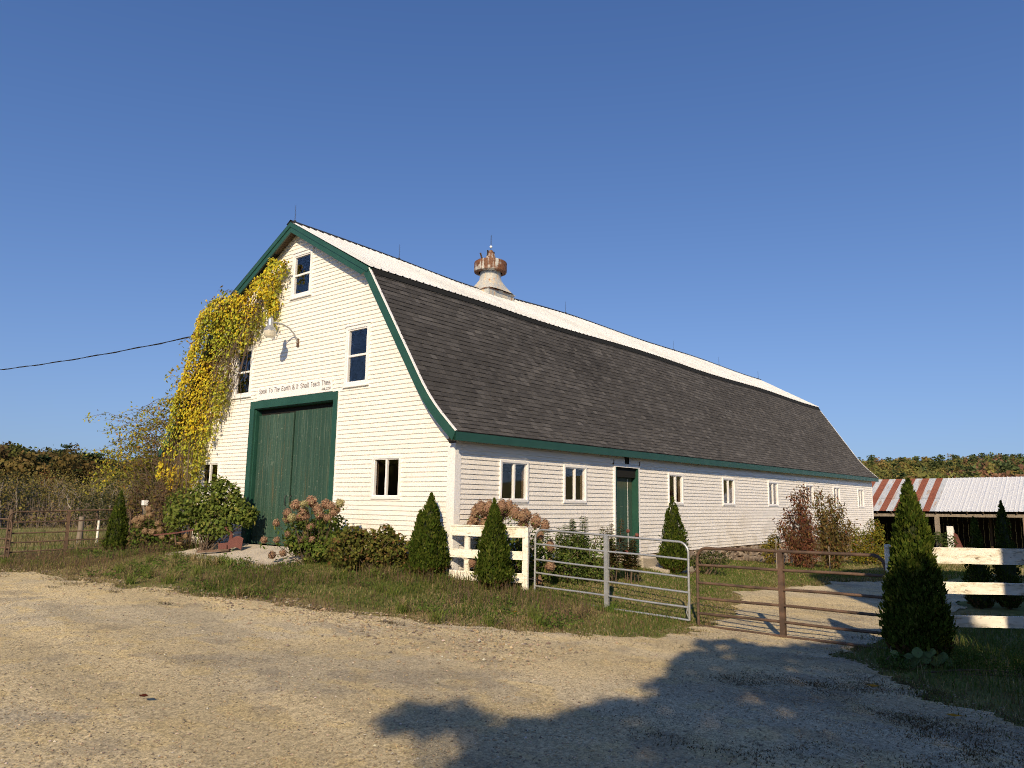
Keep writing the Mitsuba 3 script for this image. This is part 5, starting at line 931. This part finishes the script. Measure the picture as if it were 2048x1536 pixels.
p_ = at(1900, 1090, 44); shrub('leafy_bush', 'small green bush before the shed post', 'shrub', [((p_[0], 39.0, .15), (.6, .4, .45)), ((p_[0]-.4, 39.0, .35), (.3, .3, .35))], 700, .12, [(.06, .10, .03), (.10, .13, .04)], [1, 1], 133, 5)

# ---------------------------------------------------------------- far woods
def bearing(px, r): # ground point in the direction of a picture column at distance r
    d = _f*F+_r*(px-1024)-_u*(1015-768); a = math.atan2(d[0], d[1]); return CAM[0]+r*math.sin(a), CAM[1]+r*math.cos(a)
def crown(mb, r_, x, y, h, w, kind, n, cols):
    z0 = float(ground(x, y)); sc = max(.16, w*.060)*np.sqrt(300/n)
    if kind == 'pine':
        nl = 9; lev = r_.integers(0, nl, n); t = .22+.78*(lev+r_.normal(size=n)*.10)/nl; a = r_.uniform(0, 6.28, n); lob = .65+.35*np.cos(a*3+lev*1.9+x); rad = w/2*np.sqrt(r_.random(n))*np.clip(1.18-t, .1, .75)*1.35*lob
        p = np.stack([x+rad*np.cos(a), y+rad*np.sin(a), z0+h*t+rad*.10], -1); nr = np.array([0, 0, 1.3])+r_.normal(size=(n, 3))*.35
    else:
        m = r_.integers(7, 12); c = r_.normal(size=(m, 3))*[w*.24, w*.24, h*.15]; j = r_.integers(0, m, n); d = unit(r_.normal(size=(n, 3))); rad = w*.21*r_.uniform(.75, 1.2, m)[j][:, None]*r_.random((n, 1))**.33; p = np.array([x, y, z0+h*.64])+c[j]+d*rad*np.array([1, 1, .9]); nr = d*1.2+r_.normal(size=(n, 3))*.5
    base = np.array(cols[r_.integers(len(cols))])*r_.uniform(.8, 1.2); cc = base*r_.uniform(.7, 1.3, (n, 1))*r_.uniform(.93, 1.07, (n, 3))
    leaves(mb, p, r_.uniform(.7, 1.3, n)*sc*2, cc, out=nr, droop=.1, width=.8, r_=r_)
OAK = [(.105, .115, .037), (.135, .125, .04), (.085, .10, .033), (.15, .11, .043), (.12, .085, .042), (.17, .13, .046)]
PINE = [(.055, .085, .036), (.075, .105, .045), (.05, .075, .036)]
r_ = np.random.default_rng(141); mb = MB(); mt = MB()
for i in range(430):     # left hill
    px = r_.uniform(-260, 480); r = r_.uniform(150, 310); x, y = bearing(px, r); kind = 'pine' if r_.random() < .42 else 'oak'
    hmax = (1.8+r*math.tan(math.radians(np.interp(px, [-260, 0, 95, 150, 210, 245, 300, 480], [3.3, 3.15, 3.15, 3.0, 2.6, 2.5, 3.0, 3.2]))))-float(ground(x, y)); h = min(hmax, 15.5)*r_.uniform(.80, 1.0); crown(mb, r_, x, y, h, r_.uniform(6, 10), kind, 800, PINE if kind == 'pine' else OAK)
put('wooded_hillside', mb, 'leaf', vc=True, label='dark autumn woods of oak and pine on the hill at the left', category='forest', kind='stuff')
mb = MB()
for i in range(900):     # right hill
    px = r_.uniform(1560, 2300); r = 200+420*r_.random()**.8; x, y = bearing(px, r); kind = 'pine' if r_.random() < .30 else 'oak'
    crown(mb, r_, x, y, r_.uniform(7.5, 13)*(1.12 if kind == 'pine' else 1), r_.uniform(8, 12), kind, 380, [(.13, .165, .065), (.11, .15, .06)] if kind == 'pine' else [(.20, .20, .06), (.25, .22, .07), (.16, .18, .056), (.29, .22, .075), (.26, .15, .09), (.22, .19, .06)])
put('wooded_hillside', mb, 'leaf', vc=True, label='sunlit autumn woods on the ridge behind the open shed', category='forest', kind='stuff')
for i, (px, r, h, w, cols, nm, lab) in enumerate(((1190, 190, 15.5, 12, PINE, 'pine_tree', 'x'),)): pass
for px, r, h, w, lab, sd_ in ((175, 165, 10.6, 12, 'broad dark pine with layered boughs on the left hill', 151), (122, 215, 12.6, 9, 'dark pine rising above the skyline of the left hill', 152)):
    x, y = bearing(px, r); r2 = np.random.default_rng(sd_); k = thing('pine_tree', lab, 'tree'); mb = MB(); crown(mb, r2, x, y, h, w, 'pine', 1600, PINE); scene[k+'__crown'] = mikit.ply(mb.mesh()[:2], 'leaf', color=mb.mesh()[2]); z0 = float(ground(x, y)); mb = MB(); mb.tube([(x, y, z0-.3), (x, y, z0+h*.9)], [.28, .06], 7); scene[k+'__trunk'] = mikit.ply(mb.mesh()[:2], 'bark')
x, y = bearing(96, 140); k = thing('maple_tree', 'small red maple among the pines of the left hill', 'tree'); mb = MB(); crown(mb, np.random.default_rng(153), x, y, 7.0, 3.6, 'oak', 600, [(.17, .07, .035)]); scene[k+'__crown'] = mikit.ply(mb.mesh()[:2], 'leaf', color=mb.mesh()[2]); z0 = float(ground(x, y)); mb = MB(); mb.tube([(x, y, z0-.3), (x, y, z0+6)], [.2, .05], 7); scene[k+'__trunk'] = mikit.ply(mb.mesh()[:2], 'bark')
# thicket of young birches at the field's edge
BL = [(.24, .21, .06), (.30, .25, .08), (.20, .19, .06), (.26, .19, .085)]
for i in range(64):
    px = np.interp(i, [0, 63], [-60, 330])+r_.normal()*5; r = r_.uniform(82, 112); x, y = bearing(px, r); z0 = float(ground(x, y)); h = r_.uniform(3.4, 5.6)*(r/100); k = thing('birch_tree', 'thin pale-trunked young birch in the thicket behind the left gate', 'tree', 'birches in the thicket behind the left gate')
    bs, ms, lf = r_.normal(size=2)*.4, MB(), MB()
    stems_ = 1 if r_.random() < .6 else 2
    pts_all = []
    for s_ in range(stems_):
        t = np.linspace(0, 1, 7)[:, None]; e = np.array([x+bs[0]*(1 if s_ == 0 else -1.4), y+bs[1]*(1 if s_ == 0 else -1), z0+h*(1 if s_ == 0 else .85)]); c = np.array([x, y, z0-.1])*(1-t)+e*t+r_.normal(size=(7, 3))*.07; ms.tube(c, np.linspace(.075, .02, 7), 5, pal(1, [(.36, .33, .27), (.24, .21, .17)], [1, 1.5], r_)[0]); pts_all.append(c)
        for j in range(11):
            a = c[r_.integers(2, 6)]; q = a+np.array([*(r_.normal(size=2)*.7), r_.uniform(.5, 1.4)]); ms.tube([a, (a+q)/2+[0, 0, .1], q], [.022, .016, .009], 3, pal(1, [(.22, .19, .16)], [1], r_)[0]); pts_all.append(np.array([a, q]))
    scene[k+'__trunk'] = mikit.ply(ms.mesh()[:2], 'vc_rough', color=ms.mesh()[2])
    n = 420; sk = np.vstack([p[-2:] for p in pts_all]); p = sk[r_.integers(len(sk), size=n)]+r_.normal(size=(n, 3))*np.array([.55, .55, .75]); leaves(lf, p, r_.uniform(.10, .22, n), pal(n, BL, [3, 2, 2, 1.5], r_), r_=r_, width=.8); scene[k+'__crown'] = mikit.ply(lf.mesh()[:2], 'leaf', color=lf.mesh()[2])
lf, ms = MB(), MB()      # undergrowth
for i in range(420):
    px = r_.uniform(-120, 390); r = r_.uniform(76, 120); x, y = bearing(px, r); z0 = float(ground(x, y)); h = r_.uniform(.8, 2.4); m = 60; p = np.array([x, y, z0+h*.55])+r_.normal(size=(m, 3))*np.array([.8, .8, h*.28]); leaves(lf, p, r_.uniform(.14, .30, m), pal(m, BL+[(.20, .14, .09), (.32, .29, .08), (.15, .115, .08)], [2, 1, 2, 2, 4, .8, 3], r_), r_=r_, width=.7)
    for j in range(5):
        a = np.array([x+r_.normal()*.5, y+r_.normal()*.5, z0]); ms.tube([a, a+[r_.normal()*.25, r_.normal()*.25, h*1.15]], [.025, .01], 3, (.16, .13, .11))
mb = MB(); mb.add(*lf.mesh()); put('undergrowth', mb, 'leaf', vc=True, label='brown brush along the field edge below the birches', category='brush', kind='stuff'); mb = MB(); mb.add(*ms.mesh()); put('undergrowth__stems', mb, 'vc_rough', vc=True)
x, y = bearing(196, 62); z0 = float(ground(x, y)); k = thing('apple_tree', 'round dark green bush-like tree before the birches behind the left gate', 'tree'); mb = MB(); p, d = blob(r_, 1500, (x, y, z0+1.7), (2.1, 1.8, 1.6), .3); leaves(mb, p, r_.uniform(.10, .22, len(p)), pal(len(p), [(.05, .06, .025), (.08, .085, .04), (.14, .12, .07)], [3, 2, 1], r_), out=d, r_=r_); scene[k+'__crown'] = mikit.ply(mb.mesh()[:2], 'leaf', color=mb.mesh()[2]); mb = MB(); mb.tube([(x, y, z0-.2), (x, y, z0+1.6)], [.14, .07], 6); scene[k+'__trunk'] = mikit.ply(mb.mesh()[:2], 'bark')

# ---------------------------------------------------------------- what stands behind the photographer and shades the right corner
hs = thing('farmhouse', 'tall white farmhouse right of the yard, outside the view', 'house')
HX0, HX1, HY0, HY1, HZ = 18.4, 27.0, -4.9, 3.4, 9.55
mb = MB(); mb.box((HX0, HY0, -.4), (HX1, HY1, HZ-.02)); put(hs+'__wall', mb, 'white_siding')
mb = MB(); zt = HZ+1.6; ym = (HY0+HY1)/2; mb.add([[HX0, HY0, HZ], [HX1, HY0, HZ], [HX1, HY1, HZ], [HX0, HY1, HZ], [HX0+3, ym, zt], [HX1-3, ym, zt], [HX0, HY0, HZ-.15], [HX1, HY0, HZ-.15], [HX1, HY1, HZ-.15], [HX0, HY1, HZ-.15]], [[0, 1, 5, 4], [2, 3, 4, 5], [6, 7, 1, 0], [7, 8, 2, 1], [8, 9, 3, 2], [9, 6, 0, 3], [9, 8, 7, 6]]); mb.add([[HX0, HY1, HZ], [HX0, HY0, HZ], [HX0+3, ym, zt], [HX1, HY0, HZ], [HX1, HY1, HZ], [HX1-3, ym, zt]], [[0, 1, 2], [3, 4, 5]]); put(hs+'__roof', mb, 'dark_gap')
for y in (-3.4, -.7, 2.0):
    for z in (1.0, 4.0, 7.0):
        k = put(hs+'__window', (lambda m: (m.box((HX0-.03, y-.45, z), (HX0-.001, y+.45, z+1.5)), m)[1])(MB()), 'white_vinyl'); scene[k+'__pane'] = mikit.ply(MB().box((HX0-.034, y-.36, z+.08), (HX0-.0305, y+.36, z+1.42)).mesh()[:2], 'dark_gap')
k = thing('shade_maple', 'large leafy maple behind the photographer, outside the view', 'tree'); r_ = np.random.default_rng(171); mb, mt = MB(), MB()
SHADEPTS = [(12.74, -6.88), (12.35, -6.79), (12.55, -6.52), (12.3, -5.92), (12.2, -5.46), (12.5, -5.5), (12.59, -5.3), (12.46, -4.68), (12.68, -4.37), (12.5, -3.53), (12.08, -3.02), (12.28, -2.79), (11.98, -1.89), (11.56, -1.49), (11.99, -1.42), (11.57, -.78), (11.75, -.19), (12.62, -.29), (12.91, .72), (13.21, 1.60), (14.2, 1.55), (15.0, 1.0), (16.5, 1.0), (20, -2), (20.5, -13), (14, -13), (13.1, -8.5)]
DAPPLES = [(13.35, -2.55), (13.70, -2.85), (12.5, -1.95), (13.6, -1.6), (12.0, -1.2), (14.6, -2.6), (13.2, -4.6)]
SHQ = Polygon(SHADEPTS); sd2 = unit(-SUN[:2]); T2D = lambda q: np.c_[(q@sd2)/2.2, q@np.array([-sd2[1], sd2[0]])]
SQ = Polygon(T2D(np.array(SHQ.exterior.coords))); SH = []
cand = np.c_[r_.uniform(10, 21, 6000), r_.uniform(-14, 3.2, 6000)]; ct = T2D(cand); cd = shapely.distance(shapely.points(ct), SQ.exterior)*np.where(shapely.contains_xy(SQ, ct), 1, -1)
for (ex, ey), (tx, ty), d_ in zip(cand, ct, cd):
    er = min(d_+.04, .85)
    if min(math.hypot(ex-a, (ey-b)*.6) for a, b in DAPPLES) < .30 or er < .16 or any((tx-a)**2+(ty-b)**2 < (.62*max(er, c))**2 for a, b, c, *_ in SH): continue
    SH.append((tx, ty, er, ex, ey))
SH = [(e[3], e[4], e[2]) for e in SH]+[(11.65, -6.0, .30), (11.95, -5.9, .27), (11.75, -6.25, .22)]
tops_ = []
for (ex, ey, er) in SH:
    h = 6.6+1.2*r_.random()+.10*(ex-12); c = np.array([ex, ey, 0])+SUN/SUN[2]*h; tops_.append(c); n = int(30+430*er**2.0); p, d = blob(r_, n, c, (er, er, er), .15); leaves(mb, p, r_.uniform(.15, .24, n), pal(n, [(.06, .09, .02), (.16, .10, .02), (.09, .10, .02)], [3, 1, 2], r_), r_=r_, width=.85)
tops_ = np.array(tops_); cx, cy = tops_[:, :2].mean(0); z0 = float(ground(cx, cy)); mt.tube([(cx, cy, z0-.2), (cx+.1, cy, z0+2.2), (cx, cy+.1, z0+4.6)], [.38, .30, .2], 10)
for c in tops_: b = np.array([cx, cy, z0+r_.uniform(2.2, 4.5)]); mt.tube([b, b*.45+c*.55+[0, 0, -.4], c], [.11, .06, .02], 5)
scene[k+'__crown'] = mikit.ply(mb.mesh()[:2], 'leaf', color=mb.mesh()[2]); scene[k+'__trunk'] = mikit.ply(mt.mesh()[:2], 'bark')

r_ = np.random.default_rng(181); mb = MB()  # unseen trees, added so the lower panes reflect something dark
for i in range(150):
    a = math.radians(r_.uniform(75, 285)); r = r_.uniform(65, 110); x, y = CAM[0]+r*math.sin(a), CAM[1]+r*math.cos(a); crown(mb, r_, x, y, r_.uniform(8, 13), r_.uniform(7, 10), 'oak', 160, OAK)
put('added_treeline', mb, 'leaf', vc=True, label='unseen treeline added behind the photographer to darken the window reflections', category='forest', kind='stuff')
